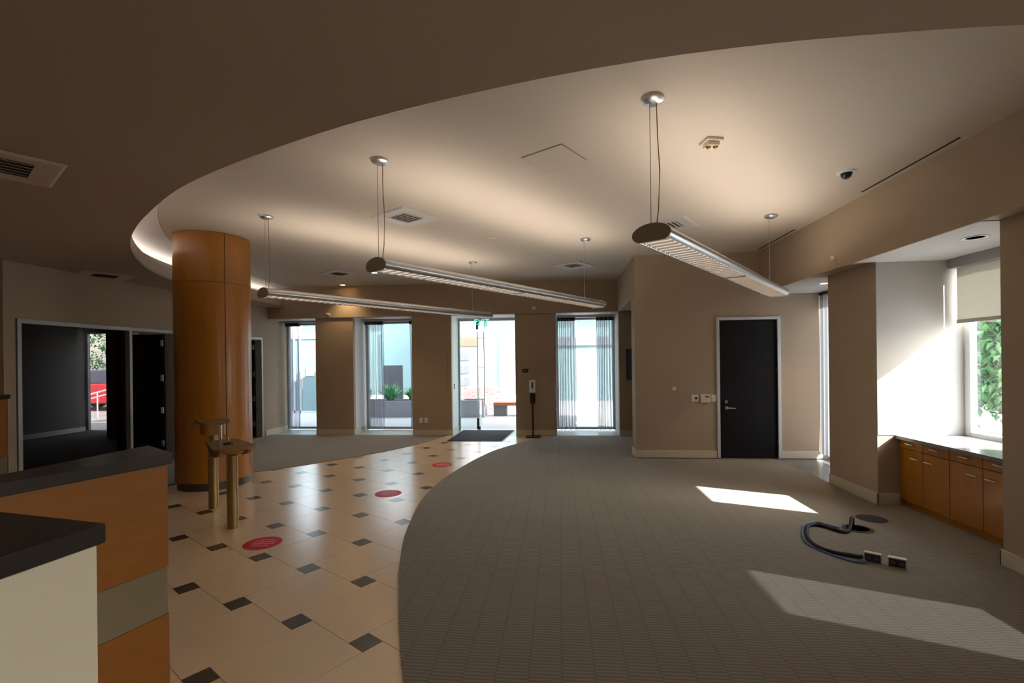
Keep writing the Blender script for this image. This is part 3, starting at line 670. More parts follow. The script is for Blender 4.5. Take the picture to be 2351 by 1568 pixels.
# ------------------------------------------------------------------ pendant lights
def pendant(lb, pa, pb):
    pa, pb = Vector(pa), Vector(pb); dr = (pb-pa).normalized(); L0, L1 = -.05, (pb-pa).length+.33
    s0, s1 = pa+dr*L0, pa+dr*L1
    t = thing('pendant_light', lb, 'lamp', (*((s0+s1)/2), 2.20), 'long aluminium pendant lights')
    zc, hw, hh_ = 2.255, .118, .058
    prof = []
    for k_ in range(15): a = R(-36+104*k_/14); prof.append((hw*cos(a), zc+hh_*sin(a)))
    prof += [(.038, zc+.022), (-.038, zc+.022)]
    for k_ in range(15): a = R(112+104*k_/14); prof.append((hw*cos(a), zc+hh_*sin(a)))
    inner = [(-.062, zc-.030), (.062, zc-.030)]
    MB().sweep(prof+[(-.090, zc-.022), (.090, zc-.022)], s0, s1).build('housing', M['alu'], t, smooth=40)
    MB().sweep([(-.034, zc+.023), (.034, zc+.023), (.034, zc+.027), (-.034, zc+.027)], s0+dr*.1, s1-dr*.1).build('uplight_lens', M['uplight'], t, smooth=0)
    lv = MB(); x0, x1 = .02, L1-L0-.02; nl = 46; nrm = Vector((dr.y, -dr.x))
    m_ = MB().sweep([(-.088, zc-.0225), (.088, zc-.0225), (.088, zc-.026), (-.088, zc-.026)], s0+dr*.01, s1-dr*.01); m_.build('reflector', M['lampdown'], t, smooth=0)
    for k_ in range(nl):
        c = s0+dr*(x0+(x1-x0)*(k_+.5)/nl); lv.obox(c.x, c.y, zc-.037, zc-.0262, .004, .174, math.atan2(dr.y, dr.x))
    lv.build('louvre', M['louver'], t, smooth=0)
    for u in (.5,):
        c = s0+dr*(L1-L0)*u; MB().obox(c.x, c.y, zc-.040, zc-.0262, .03, .176, math.atan2(dr.y, dr.x)).build('joint_plate', M['alu'], t, smooth=0)
    cap = []
    for k_ in range(40): a = 2*pi*k_/40; cap.append((( hw+.004)*cos(a), zc+(hh_+.004)*max(sin(a), -.72)))
    for q, w_ in ((s0, -1), (s1, 1)): MB().sweep(cap, q-dr*.006, q+dr*.006).build('end_cap', mat_cap if w_ == -1 else M['alu'], t, smooth=40)
    for q in (pa, pb):
        cn = MB().lathe([(0, H-.034), (.045, H-.032), (.066, H-.018), (.068, H-.001), (0, H-.001)], q.x, q.y, 32).build('canopy', M['alu'], t)
        MB().cyl((q.x-.02, q.y, zc+hh_-.004), (q.x-.02, q.y, H-.03), .0022, 6).build('suspension_wire', M['steel'], t)
    q = pa
    MB().tube([(q.x+.02, q.y, H-.03), (q.x+.024, q.y-.004, 2.85), (q.x+.034, q.y-.004, 2.65), (q.x+.026, q.y, 2.42), (q.x+.012, q.y, zc+hh_-.006)], .0035, 6).build('power_cord', M['brass'], t)
mat_cap = mat('taupe_end_cap', (.27, .21, .15, 1), .5)
pendant('long aluminium pendant light nearest the viewer, right of the others, with its end cap showing', (.592, 2.996), (2.376, 5.608))
pendant('long aluminium pendant light in the middle of the three', (-1.374, 3.655), (.372, 6.357))
pendant('long aluminium pendant light farthest left, nearest the wood column', (-3.101, 4.892), (-1.34, 7.604))

# ------------------------------------------------------------------ ceiling fittings
def vent(x, y, z, lb, grp, gm, size=.55, core=.26):
    t = thing('air_vent', lb, 'vent', (x, y, z), grp); a = A2
    m_ = MB(); hs, hc = size/2, core/2
    c, k_ = cos(a), sin(a)
    def rp(u, v, zz): return (x+u*c-v*k_, y+u*k_+v*c, zz)
    o = [(-hs, -hs), (hs, -hs), (hs, hs), (-hs, hs)]; i_ = [(u*hc/hs, v*hc/hs) for u, v in o]; o2 = [(u*.93, v*.93) for u, v in o]
    vs_ = [rp(u, v, z-.001) for u, v in o]+[rp(u, v, z-.014) for u, v in o2]+[rp(u, v, z-.008) for u, v in i_]
    m_.add(vs_, [(q, (q+1) % 4, 4+(q+1) % 4, 4+q) for q in range(4)]+[(4+q, 4+(q+1) % 4, 8+(q+1) % 4, 8+q) for q in range(4)])
    m_.build('plate', gm, t, smooth=0)
    MB().add([rp(u, v, z-.0015) for u, v in i_], [(0, 1, 2, 3)]).build('throat', M['grille_dark'], t, smooth=0)
    for q in range(5):
        v = -hc+core*(q+.5)/5*1.0
        b_ = MB().add([rp(-hc, v-.014, z-.008), rp(hc, v-.014, z-.008), rp(hc, v+.014, z-.003), rp(-hc, v+.014, z-.003)], [(0, 1, 2, 3)])
        b_.build('blade', gm, t, smooth=0)
G1 = 'square air vents in the ceiling'
vent(-3.25, 2.50, HL, 'square air vent at the left edge, in the dark lower ceiling near the viewer', G1, M['lowgrille'], .55, .30)
vent(-5.92, 5.78, HL, 'square air vent in the dark lower ceiling above the office glass', G1, M['lowgrille'])
vent(-1.64, 5.14, H, 'square air vent beside the wire of the middle pendant light', G1, M['grille'])
vent(.27, 8.1, H, 'square air vent in front of the far windows, above the sanitizer stand', G1, M['grille'])
vent(1.33, 5.86, H, 'square air vent behind the near end of the closest pendant light', G1, M['grille'])
vent(-3.85, 8.2, H, 'square air vent in front of the far windows at the left', G1, M['grille'])
t = thing('access_panel', 'flush square access panel in the middle of the upper ceiling', 'panel', (-.02, 3.86, H))
c = Vector((-.012, 3.80)); sq = .36
MB().obox(c.x, c.y, H-.004, H-.0005, sq+.012, sq+.012, A2).build('reveal_frame', mat('panel_seam', (.30, .25, .2, 1), .8), t, smooth=0)
MB().obox(c.x, c.y, H-.006, H-.004, sq, sq, A2).build('door', M['ceil'], t, smooth=0)
def downlight(x, y, z, lb, grp, lit=True, r=.055):
    t = thing('downlight', lb, 'lamp', (x, y, z), grp)
    MB().lathe([(r*.8, z-.004), (r*1.15, z-.006), (r*1.2, z-.001)], x, y, 28, ring=True).build('trim_ring', M['white'], t)
    MB().lathe([(0, z-.0035), (r*.8, z-.0035)], x, y, 28).build('lens', M['lampglow'] if lit else M['slotblack'], t)
    if lit:
        l = bpy.data.lights.new('downlight_beam', 'SPOT'); l.energy = 14; l.color = (1, .70, .38); l.spot_size = R(105); l.spot_blend = .8; l.shadow_soft_size = .04
        o = bpy.data.objects.new('downlight_beam', l); COL.objects.link(o); o.location = (0, 0, -.02); o.parent = t
GD = 'round recessed ceiling downlights'
downlight(-4.34, 9.40, H, 'small lit downlight close to the far wall, above the window with the planter', GD)
downlight(-3.21, 8.22, H, 'small lit downlight just beyond the near end of the middle pendant light', GD)
downlight(3.42, 6.55, HS-.006, 'lit downlight in the window bay beside the black door', GD)
downlight(3.36, 4.22, HS-.006, 'unlit downlight in the recess above the cabinets', GD, False, .075)
downlight(-7.3, 4.0, HL, 'lit downlight over the corridor beyond the left edge', GD)
for x, y, r_, lb in ((-.81, 6.12, .05, 'small beige cover disc on the ceiling between the left and middle pendants'), (-2.62, 8.55, .035, 'tiny sprinkler disc on the ceiling before the far wall'), (3.38, 3.86, .05, 'small white cover disc in the recess ceiling by the right pier')):
    z = H if x < 3 else HS-.006
    tag(MB().lathe([(0, z-.012), (r_*.85, z-.010), (r_, z-.001), (0, z-.001)], x, y, 24).build('cover_disc', M['cream'], loc=(x, y, z)), lb, 'ceiling cover')
# smoke detector with two strobe lobes
x, y = 1.129, 3.63
t = thing('smoke_detector', 'beige boxy detector with strobe on the ceiling right of the near pendant canopy', 'detector', (x, y, H))
MB().obox(x, y, H-.02, H-.001, .125, .125, R(12)).build('base', M['cream'], t, smooth=0, bevel=.004)
MB().obox(x, y, H-.05, H-.02, .09, .085, R(12)).build('housing', M['cream'], t, smooth=0, bevel=.006)
for s_ in (-1, 1): MB().lathe([(0, H-.066), (.012, H-.064), (.020, H-.05)], x+.025*s_, y-.012, 16).build('lens', M['brass'], t)
x, y = 2.483, 4.39
t = thing('dome_camera', 'small black dome security camera on a white ring in the ceiling', 'camera', (x, y, H))
MB().lathe([(.045, H-.012), (.066, H-.012), (.075, H-.001)], x, y, 32, ring=True).build('ring', M['white'], t)
MB().lathe([(0, H-.062), (.018, H-.058), (.034, H-.045), (.043, H-.022), (.045, H-.008)], x, y, 32).build('dome', M['black'], t)
for i, (p, q, lb) in enumerate((((2.925, 4.931), (2.915, 3.80), 'long dark slot vent in the ceiling along the right soffit, nearest the viewer'), ((2.93, 7.35), (2.93, 6.27), 'dark slot vent in the ceiling along the right soffit, nearest the black door'))):
    s_ = thing('slot_vent', lb, 'vent', ((p[0]+q[0])/2, (p[1]+q[1])/2, H), 'slot vents along the right soffit')
    MB().box(p[0]-.011, q[1], H-.006, p[0]+.011, p[1], H-.0005).build('slot', M['slotblack'], s_, smooth=0)
    MB().box(p[0]-.016, q[1]-.006, H-.004, p[0]-.0115, p[1]+.006, H-.0005).box(p[0]+.0115, q[1]-.006, H-.004, p[0]+.016, p[1]+.006, H-.0005).build('edge_trim', M['grille'], s_, smooth=0)
# wall sensors
t = thing('motion_sensor', 'round cream motion sensor low on the right soffit', 'sensor', (3.0, 5.52, 2.576))
MB().box(2.988, 5.49, 2.545, 3.002, 5.55, 2.607).build('base', M['cream'], t, smooth=0, bevel=.003)
MB().tube([(2.99, 5.52, 2.576), (2.965, 5.52, 2.576), (2.955, 5.52, 2.574)], [.030, .026, .014], 20).build('lens', M['cream'], t)
for x, z, lb in ((-4.77, 2.52, 'small white sensor above the pier between the two left windows'), (-.473, 2.56, 'small white sensor above the pier with the sanitizer stand')):
    t = thing('wall_sensor', lb, 'sensor', (x, FB-.03, z), 'small white sensors above the far piers')
    MB().box(x-.045, FB-.045, z-.035, x+.045, FB-.03, z+.03).build('base', M['creamw'], t, smooth=0, bevel=.004)
    MB().tube([(x, FB-.045, z), (x, FB-.065, z-.01)], [.028, .012], 16).build('lens', M['creamw'], t)
t = thing('card_reader', 'small black card reader on the pier above the sanitizer stand', 'card reader', (-.663, FB, 1.305))
MB().box(-.72, FB-.022, 1.27, -.60, FB, 1.34).build('housing', M['black'], t, smooth=0, bevel=.006)
MB().box(-.685, FB-.0235, 1.30, -.65, FB-.0215, 1.312).build('indicator', M['framegrey'], t, smooth=0)
for a, lb in ((-2.817, 'white wall socket left of its twin on the pier beside the entrance'), (-2.712, 'white wall socket right of its twin on the pier beside the entrance')):
    t = thing('wall_socket', lb, 'socket', (a, FB, .306), 'white wall sockets on the pier left of the entrance')
    MB().box(a-.036, FB-.008, .25, a+.036, FB, .362).build('cover', M['creamw'], t, smooth=0, bevel=.003)
    for z in (.286, .326): MB().box(a-.016, FB-.0115, z-.014, a+.016, FB-.0075, z+.014).build('receptacle', M['white'], t, smooth=0, bevel=.002)
tag(MB().box(-2.174, 9.86, .93, -2.165, 9.92, 1.04).build('door_release', M['black'], loc=(-2.17, 9.89, .985), smooth=0, bevel=.003), 'small dark push button on the white reveal left of the entrance', 'button')
# faint vertical lettering strips beside the entrance (too blurred to read)
for a, z0, z1, lb in ((-2.255, .92, 1.66, 'faint vertical strip of grey lettering left of the glass entrance'), (-.825, .92, 1.62, 'faint vertical strip of grey lettering right of the glass entrance')):
    mk = MB(); rnd = random.Random(int(abs(a)*100)); z = z0
    while z < z1:
        h_ = rnd.uniform(.018, .05); mk.box(a-.017, FB-.002, z, a-.004, FB-.0005, z+h_); mk.box(a+.002, FB-.002, z+.006, a+.015, FB-.0005, z+h_-.004); z += h_+rnd.uniform(.02, .045)
    tag(mk.build('wall_lettering', mat('grey_vinyl_print', (.21, .19, .18, 1), .6), loc=(a, FB, z0), smooth=0), lb, 'lettering', 'vertical lettering strips beside the entrance')
t = thing('wall_screen', 'black flat screen on the wall of the alcove beyond the block corner', 'screen', (1.6, FB-.03, 1.40))
MB().box(1.33, FB-.05, 1.10, 1.95, FB, 1.705).build('housing', M['black'], t, smooth=0, bevel=.004)
MB().box(1.345, FB-.052, 1.115, 1.935, FB-.0495, 1.69).build('display', M['extdark'], t, smooth=0)

# ------------------------------------------------------------------ sanitizer stand
x, y = -.51, 9.46
t = thing('sanitizer_stand', 'white hand sanitizer dispenser on a black floor stand right of the entrance', 'sanitizer stand', (x, y, 0))
MB().box(x-.14, y-.14, .001, x+.14, y+.12, .022).build('base', M['black'], t, smooth=0, bevel=.004)
MB().box(x-.016, y-.012, .02, x+.016, y+.012, .90).build('pole', M['black'], t, smooth=0, bevel=.003)
MB().prism([(x-.05, y-.02), (x+.05, y-.02), (x+.05, y+.01), (x-.05, y+.01)], .66, .86).build('drip_tray', M['black'], t, smooth=0, bevel=.004)
ds = MB().box(x-.062, y-.11, .875, x+.062, y-.005, 1.125).build('dispenser', M['creamw'], t, smooth=0, bevel=.022, seg=4)
MB().box(x-.014, y-.114, .965, x+.014, y-.108, 1.09).build('level_window', M['black'], ds, smooth=0, bevel=.005)
# ------------------------------------------------------------------ entrance mat
t = thing('entrance_mat', 'charcoal mat on the tiles in front of the glass entrance', 'mat', (-1.55, 9.6, .001))
MB().prism([(-2.10, 8.93), (-1.07, 8.95), (-.965, 10.33), (-2.07, 10.33)], .0015, .010).build('pile', M['matt'], t, smooth=0)
MB().prism([(-2.12, 8.91), (-1.05, 8.93), (-.94, 10.345), (-2.09, 10.345)], .001, .006).build('rubber_edge', M['black'], t, smooth=0)

# ------------------------------------------------------------------ floor stickers
def sticker(x, y, lb):
    t = thing('floor_sticker', lb, 'sticker', (x, y, .0006), 'round red floor stickers on the tiles')
    MB().lathe([(0, .0012), (.150, .0012), (.150, .0004)], x, y, 56).build('disc', M['red'], t)
    rnd = random.Random(3); mk = MB(); ang = R(8)
    for row, (wd, hh_) in enumerate(((.11, .018), (.17, .026), (.19, .026), (.12, .018))):
        v = .075-row*.045; u = -wd/2
        while u < wd/2:
            l_ = rnd.uniform(.012, .022); px, py = x+(u+l_/2)*cos(ang)-v*sin(ang), y+(u+l_/2)*sin(ang)+v*cos(ang)
            mk.obox(px, py, .0012, .0018, l_*.35, hh_, ang); mk.obox(px+.004, py+.3*hh_, .0012, .0018, l_*.7, hh_*.22, ang)
            if rnd.random() > .5: mk.obox(px+.004, py-.3*hh_, .0012, .0018, l_*.7, hh_*.22, ang)
            u += l_+.004
    mk.build('lettering', M['redtext'], t, smooth=0)
sticker(-2.483, 3.808, 'round red floor sticker nearest the viewer, beside the writing stand')
sticker(-1.959, 5.346, 'round red floor sticker in the bright reflection, middle of the three')
sticker(-1.706, 6.883, 'round red floor sticker nearest the entrance')

# ------------------------------------------------------------------ floor boxes and cables
tag(MB().lathe([(0, .0105), (.105, .0105), (.125, .006), (.125, .004)], 2.86, 4.735, 40).build('floor_box_cover', M['slotblack'], loc=(2.86, 4.735, .006)), 'round dark closed floor box cover in the carpet before the cabinets', 'floor box')
t = thing('floor_box', 'round open floor box from which the black cable rises', 'floor box', (2.575, 4.45, .006))
MB().lathe([(.085, .0065), (.085, .012), (.115, .010), (.118, .006)], 2.575, 4.45, 36, ring=True).build('ring', M['toe'], t)
MB().lathe([(0, .0075), (.085, .0075)], 2.575, 4.45, 36).build('recess', M['slotblack'], t)
bp_ = [(2.56, 4.50, .02), (2.545, 4.47, .09), (2.52, 4.44, .10), (2.49, 4.40, .06), (2.44, 4.345, .022), (2.389, 4.322, .021), (2.345, 4.383, .021), (2.294, 4.47, .021), (2.235, 4.492, .021), (2.17, 4.452, .021), (2.10, 4.34, .021), (2.03, 4.18, .021), (2.002, 4.05, .021), (2.012, 3.94, .021), (2.065, 3.864, .021), (2.149, 3.82, .021), (2.19, 3.79, .023), (2.208, 3.765, .03)]
tag(MB().tube([tuple(p) for p in smooth_curve(bp_, 6)], .0145, 10).build('cable', M['cable'], loc=(2.2, 4.2, .006)), 'thick black sleeved cable looping over the carpet from floor box to outlet boxes', 'cable')
bq = [(2.42, 4.45, .013), (2.36, 4.53, .013), (2.304, 4.585, .013), (2.235, 4.56, .013), (2.16, 4.50, .014), (2.085, 4.37, .014), (2.01, 4.22, .014), (1.972, 4.08, .013), (1.98, 3.96, .013), (2.025, 3.86, .013), (2.072, 3.781, .013), (2.131, 3.715, .013), (2.175, 3.70, .018), (2.20, 3.712, .026)]
tag(MB().tube([tuple(p) for p in smooth_curve(bq, 6)], .0065, 8).build('cable', M['blue'], loc=(2.1, 4.2, .006)), 'thin blue cable lying alongside the black cable loop', 'cable')
def outlet(cx_, cy_, lb):
    a = R(-35); t = thing('outlet_box', lb, 'outlet box', (cx_, cy_, .006), 'metal outlet boxes at the end of the cables')
    MB().obox(cx_, cy_, .0065, .075, .105, .040, a).build('housing', M['cream'], t, smooth=0, bevel=.003)
    nx, ny = cos(a-pi/2), sin(a-pi/2)
    MB().obox(cx_+nx*.021, cy_+ny*.021, .013, .067, .092, .006, a).build('face_plate', M['black'], t, smooth=0, bevel=.002)
    for s_ in (-1, 1): MB().obox(cx_+nx*.0235+s_*.024*cos(a), cy_+ny*.0235+s_*.024*sin(a), .026, .052, .030, .005, a).build('receptacle', M['extdark'], t, smooth=0, bevel=.002)
outlet(2.262, 3.735, 'metal outlet box where the black and blue cables end')
outlet(2.375, 3.655, 'metal outlet box at the far end, right of the cabled one')

# ------------------------------------------------------------------ outside
struct('floor_courtyard', MB().box(-40, 10.6, -.06, 40, 45, -.012).box(4.3, -25, -.06, 40, 10.6, -.012).box(-40, 10.3, -.06, -6.25, 10.6, -.012), M['pave'], smooth=0)
struct('ceiling_canopy', MB().prism([(-9, 10.48), (4.5, 10.48), (4.5, 11.7), (-3.6, 13.9), (-9, 11.2)], 2.75, 2.95), M['extwhite'], 'white canopy over the entrance', smooth=0)
# teal glass wing straight across
t = thing('glass_building', 'pale teal glass building across the courtyard, seen through the far windows', 'building', (-3, 17, -.01))
MB().box(-9.2, 16.6, .35, 5, 17.2, 3.0).build('glass_wall', M['teal'], t, smooth=0)
MB().box(-9.4, 16.4, 3.0, 5.2, 17.4, 3.6).box(-9.4, 16.5, -.01, 5.2, 17.2, .35).build('parapet', M['extwhite'], t, smooth=0)
for a in (-8.1, -7.0, -3.2, -2.0, -.7, .6, 1.9, 3.2): MB().box(a-.03, 16.55, .35, a+.03, 16.6, 3.0).build('mullion', M['frameblue'], t, smooth=0)
# white building with dark windows seen through the door
t = thing('white_building', 'white building with stacked dark windows beyond the glass door', 'building', (-4.5, 15.6, -.01))
MB().box(-3.9, 15.6, -.01, -2.55, 16.4, 4.4).build('wall', M['extwhite'], t, smooth=0)
for z0, z1, a0, a1 in ((1.12, 1.36, -3.28, -2.9), (1.55, 1.80, -3.28, -2.9), (2.0, 2.30, -3.3, -2.55), (.72, .98, -3.28, -2.9)): MB().box(a0, 15.56, z0, a1, 15.62, z1).build('window', M['conc'] if z0 < 2 else M['band'], t, smooth=0)
tag(MB().box(-3.1, 14.2, -.01, -1.72, 14.5, .72).build('brick_wall', M['brick'], loc=(-2.4, 14.3, -.01), smooth=0), 'low pinkish brick wall behind the concrete planter outside the door', 'wall')
def planter(x0, x1, y0, y1, h_, lb):
    t = thing('planter', lb, 'planter', ((x0+x1)/2, y0, -.012), 'concrete planters in the courtyard')
    w_ = .06; m_ = MB().box(x0, y0, -.012, x1, y0+w_, h_).box(x0, y1-w_, -.012, x1, y1, h_).box(x0, y0+w_, -.012, x0+w_, y1-w_, h_).box(x1-w_, y0+w_, -.012, x1, y1-w_, h_)
    m_.build('tub', M['planterconc'], t, smooth=0, bevel=.006); MB().box(x0+w_, y0+w_, 0, x1-w_, y1-w_, h_-.05).build('soil', M['bark'], t, smooth=0)
planter(-5.6, -3.9, 12.9, 13.6, .44, 'grey concrete planter with spiky plants beyond the second far window')
planter(-2.72, -2.02, 12.85, 13.5, .45, 'square grey concrete planter outside the glass door')
def spiky(x, y, z, r_, h_, n_, m_, lb):
    t = thing('spiky_plant', lb, 'plant', (x, y, z), 'spiky plants in the courtyard planter'); b_ = MB(); rnd = random.Random(int(x*97)); 
    for k_ in range(n_):
        a = rnd.uniform(0, 2*pi); tilt = rnd.uniform(.05, 1.0)**.8; L = h_*rnd.uniform(.75, 1.1); w_ = .022*rnd.uniform(.8, 1.3); pts = []
        bx, by = x+rnd.uniform(-.07, .07), y+rnd.uniform(-.07, .07)
        for j in range(7):
            u = j/6; th = R(6+46*tilt)*(.75+.35*u); rr_ = L*u*sin(th); zz = L*u*cos(th); ww = w_*(.8+1.2*u)*(1-u)**.8+.001
            cx_, cy_ = bx+rr_*cos(a), by+rr_*sin(a); pts += [(cx_-sin(a)*ww, cy_+cos(a)*ww, z+zz), (cx_, cy_, z+zz-.006), (cx_+sin(a)*ww, cy_-cos(a)*ww, z+zz)]
        b_.add(pts, [(3*j+q, 3*j+q+1, 3*j+q+4, 3*j+q+3) for j in range(6) for q in (0, 1)])
    b_.build('leaf_rosette', m_, t, smooth=60)
    MB().lathe([(0, z+.01), (.05, z), (.06, z+.04), (.02, z+.09)], x, y, 12).build('crown', m_, t)
spiky(-4.74, 13.2, .40, .30, .56, 90, M['agave'], 'blue-green agave at the left of the courtyard planter')
spiky(-4.12, 13.36, .40, .22, .44, 90, M['spiky'], 'bright green spiky plant at the right of the courtyard planter')
spiky(-5.48, 13.3, .40, .30, .42, 60, M['agave'], 'blue-green plant behind the sheer curtain in the courtyard planter')
t = thing('directory_board', 'grey upright board standing behind the courtyard planter', 'sign', (-4.78, 13.9, -.012))
MB().box(-5.2, 13.9, .35, -4.60, 13.98, 1.42).build('panel', M['conc'], t, smooth=0, bevel=.01)
for a in (-5.1, -4.72): MB().box(a-.03, 13.91, -.012, a+.03, 13.97, .36).build('post', M['conc'], t, smooth=0)
t = thing('bench', 'orange slatted bench on a grey block outside the glass door', 'bench', (-1.2, 13.3, -.012))
for q in range(4): MB().box(-1.80, 13.15+q*.11, .27, -.2, 13.24+q*.11, .36).build('seat_slat', M['orange'], t, smooth=0, bevel=.004)
for a in (-1.62, -.55): MB().box(a-.18, 13.2, -.012, a+.18, 13.5, .27).build('plinth', M['conc'], t, smooth=0, bevel=.005)
# glass doors of the wing seen through the leftmost window
t = thing('outdoor_glass_door', 'teal glass double door with pull handles seen through the leftmost far window', 'door', (-8.0, 14.0, -.012))
MB().box(-9.4, 14.0, .06, -6.7, 14.03, 2.25).build('panel', M['teal'], t, smooth=0)
MB().box(-9.5, 13.97, 2.25, -6.6, 14.07, 2.33).box(-8.05, 13.97, 0, -8.0, 14.05, 2.25).box(-7.86, 13.97, 0, -7.82, 14.05, 2.25).box(-9.5, 13.97, -.012, -6.6, 14.07, .06).build('frame', M['frameblue'], t, smooth=0)
for a in (-8.12, -7.74): MB().cyl((a, 13.92, .75), (a, 13.92, 1.35), .015, 8).cyl((a, 13.92, 1.05), (a, 14.0, 1.05), .012, 8).build('pull_handle', M['framegrey'], t)
MB().box(-7.66, 13.985, 1.12, -7.40, 13.999, 1.36).build('notice', M['white'], t, smooth=0)
# window of the wing seen through the rightmost far window
t = thing('shop_window', 'wide window with a grey head beam seen through the rightmost far window', 'window', (.8, 14.9, -.012))
MB().box(-.6, 14.9, .25, 1.75, 14.94, 1.95).build('pane', M['teal'], t, smooth=0)
MB().box(-.7, 14.85, 1.95, 1.85, 14.99, 2.22).build('head_beam', M['conc'], t, smooth=0)
MB().box(-.7, 14.85, -.012, 1.85, 14.99, .25).box(1.75, 14.85, .25, 1.85, 14.99, 1.95).box(-.7, 14.85, .25, -.6, 14.99, 1.95).build('frame', M['extwhite'], t, smooth=0)

# street behind the office
t = thing('parked_car', 'red parked car seen through the far office window', 'car', (-15.6, 15.4, -.012))
def lp(mb, prof_, y0, y1): return mb.add([(x_, y0, z_) for x_, z_ in prof_]+[(x_, y1, z_) for x_, z_ in prof_], [tuple(range(len(prof_))), tuple(range(len(prof_), 2*len(prof_)))[::-1]]+[(i, (i+1) % len(prof_), len(prof_)+(i+1) % len(prof_), len(prof_)+i) for i in range(len(prof_))])
X0 = -15.6
lp(MB(), [(X0-2.1, .25), (X0-2.15, .6), (X0-1.9, .82), (X0-1.1, .9), (X0+1.2, .92), (X0+1.9, .8), (X0+2.1, .6), (X0+2.05, .25)], 14.6, 16.3).build('body', M['carred'], t, smooth=30, bevel=.06, seg=3)
lp(MB(), [(X0-1.1, .88), (X0-.5, 1.35), (X0+.6, 1.38), (X0+1.25, .9)], 14.75, 16.15).build('cabin', M['extdark'], t, smooth=30, bevel=.05)
for xx in (X0-1.3, X0+1.3):
    for yy in (14.72, 16.18): MB().cyl((xx, yy-.1, .31), (xx, yy+.1, .31), .32, 24).build('wheel', M['black'], t)
t = thing('handrail', 'sloping white handrail seen through the far office window', 'railing', (-13.2, 12.9, -.012))
MB().tube([(-14.2, 12.9, .55), (-12.2, 12.9, 1.05)], .025, 8).tube([(-14.2, 12.9, .42), (-12.2, 12.9, .92)], .02, 8).build('rail', M['white'], t)
for q in range(4):
    xx = -14.1+q*.6; MB().cyl((xx, 12.9, -.012), (xx, 12.9, .57+q*.15), .018, 8).build('post', M['white'], t)

# leafy tree outside the right window
def tree(x, y, r_, z0, z1, nl, lb, seed):
    t = thing('broadleaf_tree', lb, 'tree', (x, y, -.012), 'leafy trees outside'); rnd = random.Random(seed)
    tr_ = MB().tube([(x, y, -.012), (x+.05, y, .8), (x-.05, y+.1, 1.8), (x, y, z1*.8)], [.13, .10, .08, .04], 10)
    for k_ in range(7):
        a = rnd.uniform(0, 2*pi); zz = rnd.uniform(.9, z1*.7); tr_.tube([(x, y, zz), (x+r_*.4*cos(a), y+r_*.4*sin(a), zz+.3), (x+r_*.8*cos(a), y+r_*.8*sin(a), zz+.4)], [.05, .03, .012], 6)
    tr_.build('trunk', M['bark'], t)
    f = MB(); cz = (z0+z1)/2
    clus = [(rnd.uniform(-1, 1), rnd.uniform(-1, 1), rnd.uniform(-1, 1)) for _ in range(150)]
    for k_ in range(nl):
        c = clus[k_ % len(clus)]
        u = Vector(c); 
        if u.length > 1: u.normalize()
        px, py, pz = x+u.x*r_+rnd.gauss(0, .16), y+u.y*r_+rnd.gauss(0, .16), cz+u.z*(z1-z0)/2+rnd.gauss(0, .16)
        a, tl, rl = rnd.uniform(0, 2*pi), rnd.uniform(-1.2, .3), rnd.uniform(-.6, .6); L = rnd.uniform(.10, .20); w_ = L*.27
        mx = Matrix.Translation((px, py, pz)) @ Matrix.Rotation(a, 4, 'Z') @ Matrix.Rotation(-tl, 4, 'Y') @ Matrix.Rotation(rl, 4, 'X')
        f.add([tuple(mx @ Vector(p)) for p in ((0, 0, 0), (L*.4, w_, .01), (L, 0, -.02), (L*.4, -w_, .01))], [(0, 1, 2, 3)])
    f.build('foliage', M['leaf'], t, smooth=0)
tree(8.35, 9.35, 1.55, .45, 3.6, 30000, 'leafy green tree filling the window above the wooden cabinets', 5)
tree(11.6, 14.6, 1.8, .7, 4.2, 6000, 'leafy green tree farther back outside the window above the cabinets', 6)
t3 = tree(-18.5, 19.5, 1.8, .9, 4.5, 3000, 'dark leafy street tree seen through the far office window', 8)
tag(MB().box(14.5, 5, -.012, 14.8, 26, 1.0).build('garden_wall', M['extwhite'], loc=(14.6, 12, -.012), smooth=0), 'low white garden wall behind the trees outside the right window', 'wall')

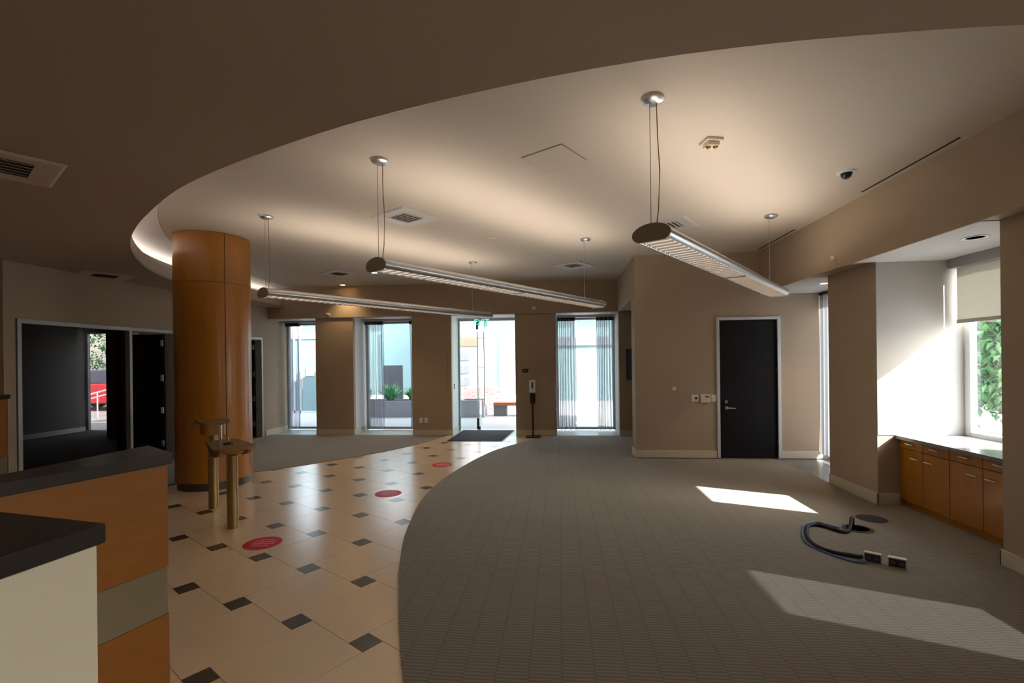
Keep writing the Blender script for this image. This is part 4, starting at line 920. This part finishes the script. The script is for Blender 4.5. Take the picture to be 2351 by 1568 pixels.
# ------------------------------------------------------------------ light
w = bpy.data.worlds.new('world'); SC.world = w; w.use_nodes = True
nt = w.node_tree; bg = nt.nodes['Background']; sky = nt.nodes.new('ShaderNodeTexSky'); sky.sky_type = 'NISHITA'
sky.sun_disc = False; sky.sun_elevation = R(36); sky.sun_rotation = R(110); sky.air_density = 1.2; sky.dust_density = 3
mxn = nt.nodes.new('ShaderNodeMix'); mxn.data_type = 'RGBA'; mxn.inputs[0].default_value = .55
nt.links.new(sky.outputs[0], mxn.inputs[6]); mxn.inputs[7].default_value = (3.2, 3.3, 3.5, 1)
nt.links.new(mxn.outputs[2], bg.inputs[0]); bg.inputs[1].default_value = .8
sun = bpy.data.lights.new('sun', 'SUN'); sun.energy = 12.5; sun.angle = R(.6); sun.color = (1, .98, .97)
so = bpy.data.objects.new('sun', sun); COL.objects.link(so)
so.rotation_euler = Vector((-1, .4, -.776)).to_track_quat('-Z', 'Y').to_euler(); so.location = (10, -4, 8)
def portal(x, y, z, sx, sz, rot):
    l = bpy.data.lights.new('daylight_portal', 'AREA'); l.shape = 'RECTANGLE'; l.size = sx; l.size_y = sz; l.cycles.is_portal = True
    o = bpy.data.objects.new('daylight_portal', l); COL.objects.link(o); o.location = (x, y, z); o.rotation_euler = rot
for a0, a1 in ((-6.1, -5.06), (-4.25, -2.99), (-2.17, -.86), (-.04, 1.19)): portal((a0+a1)/2, FD+.12, 1.22, a1-a0, 2.4, (-pi/2, 0, 0))
for b0, b1, z0 in ((4.15, 5.19, .7), (1.78, 2.82, .7), (-.58, .45, .7), (6.15, 7.5, .1)): portal(RW+.15, (b0+b1)/2, (z0+HS)/2, b1-b0, HS-z0, (0, pi/2, 0)) if False else portal(RW+.15, (b0+b1)/2, (z0+HS)/2, HS-z0, b1-b0, (0, pi/2, 0))
SC.cycles.max_bounces = 10; SC.cycles.diffuse_bounces = 6; SC.cycles.transparent_max_bounces = 16
SC.cycles.sample_clamp_indirect = 6; SC.cycles.use_denoising = True
vs.exposure = 1.35
for o in bpy.data.objects:
    if '_o' in o: del o['_o']
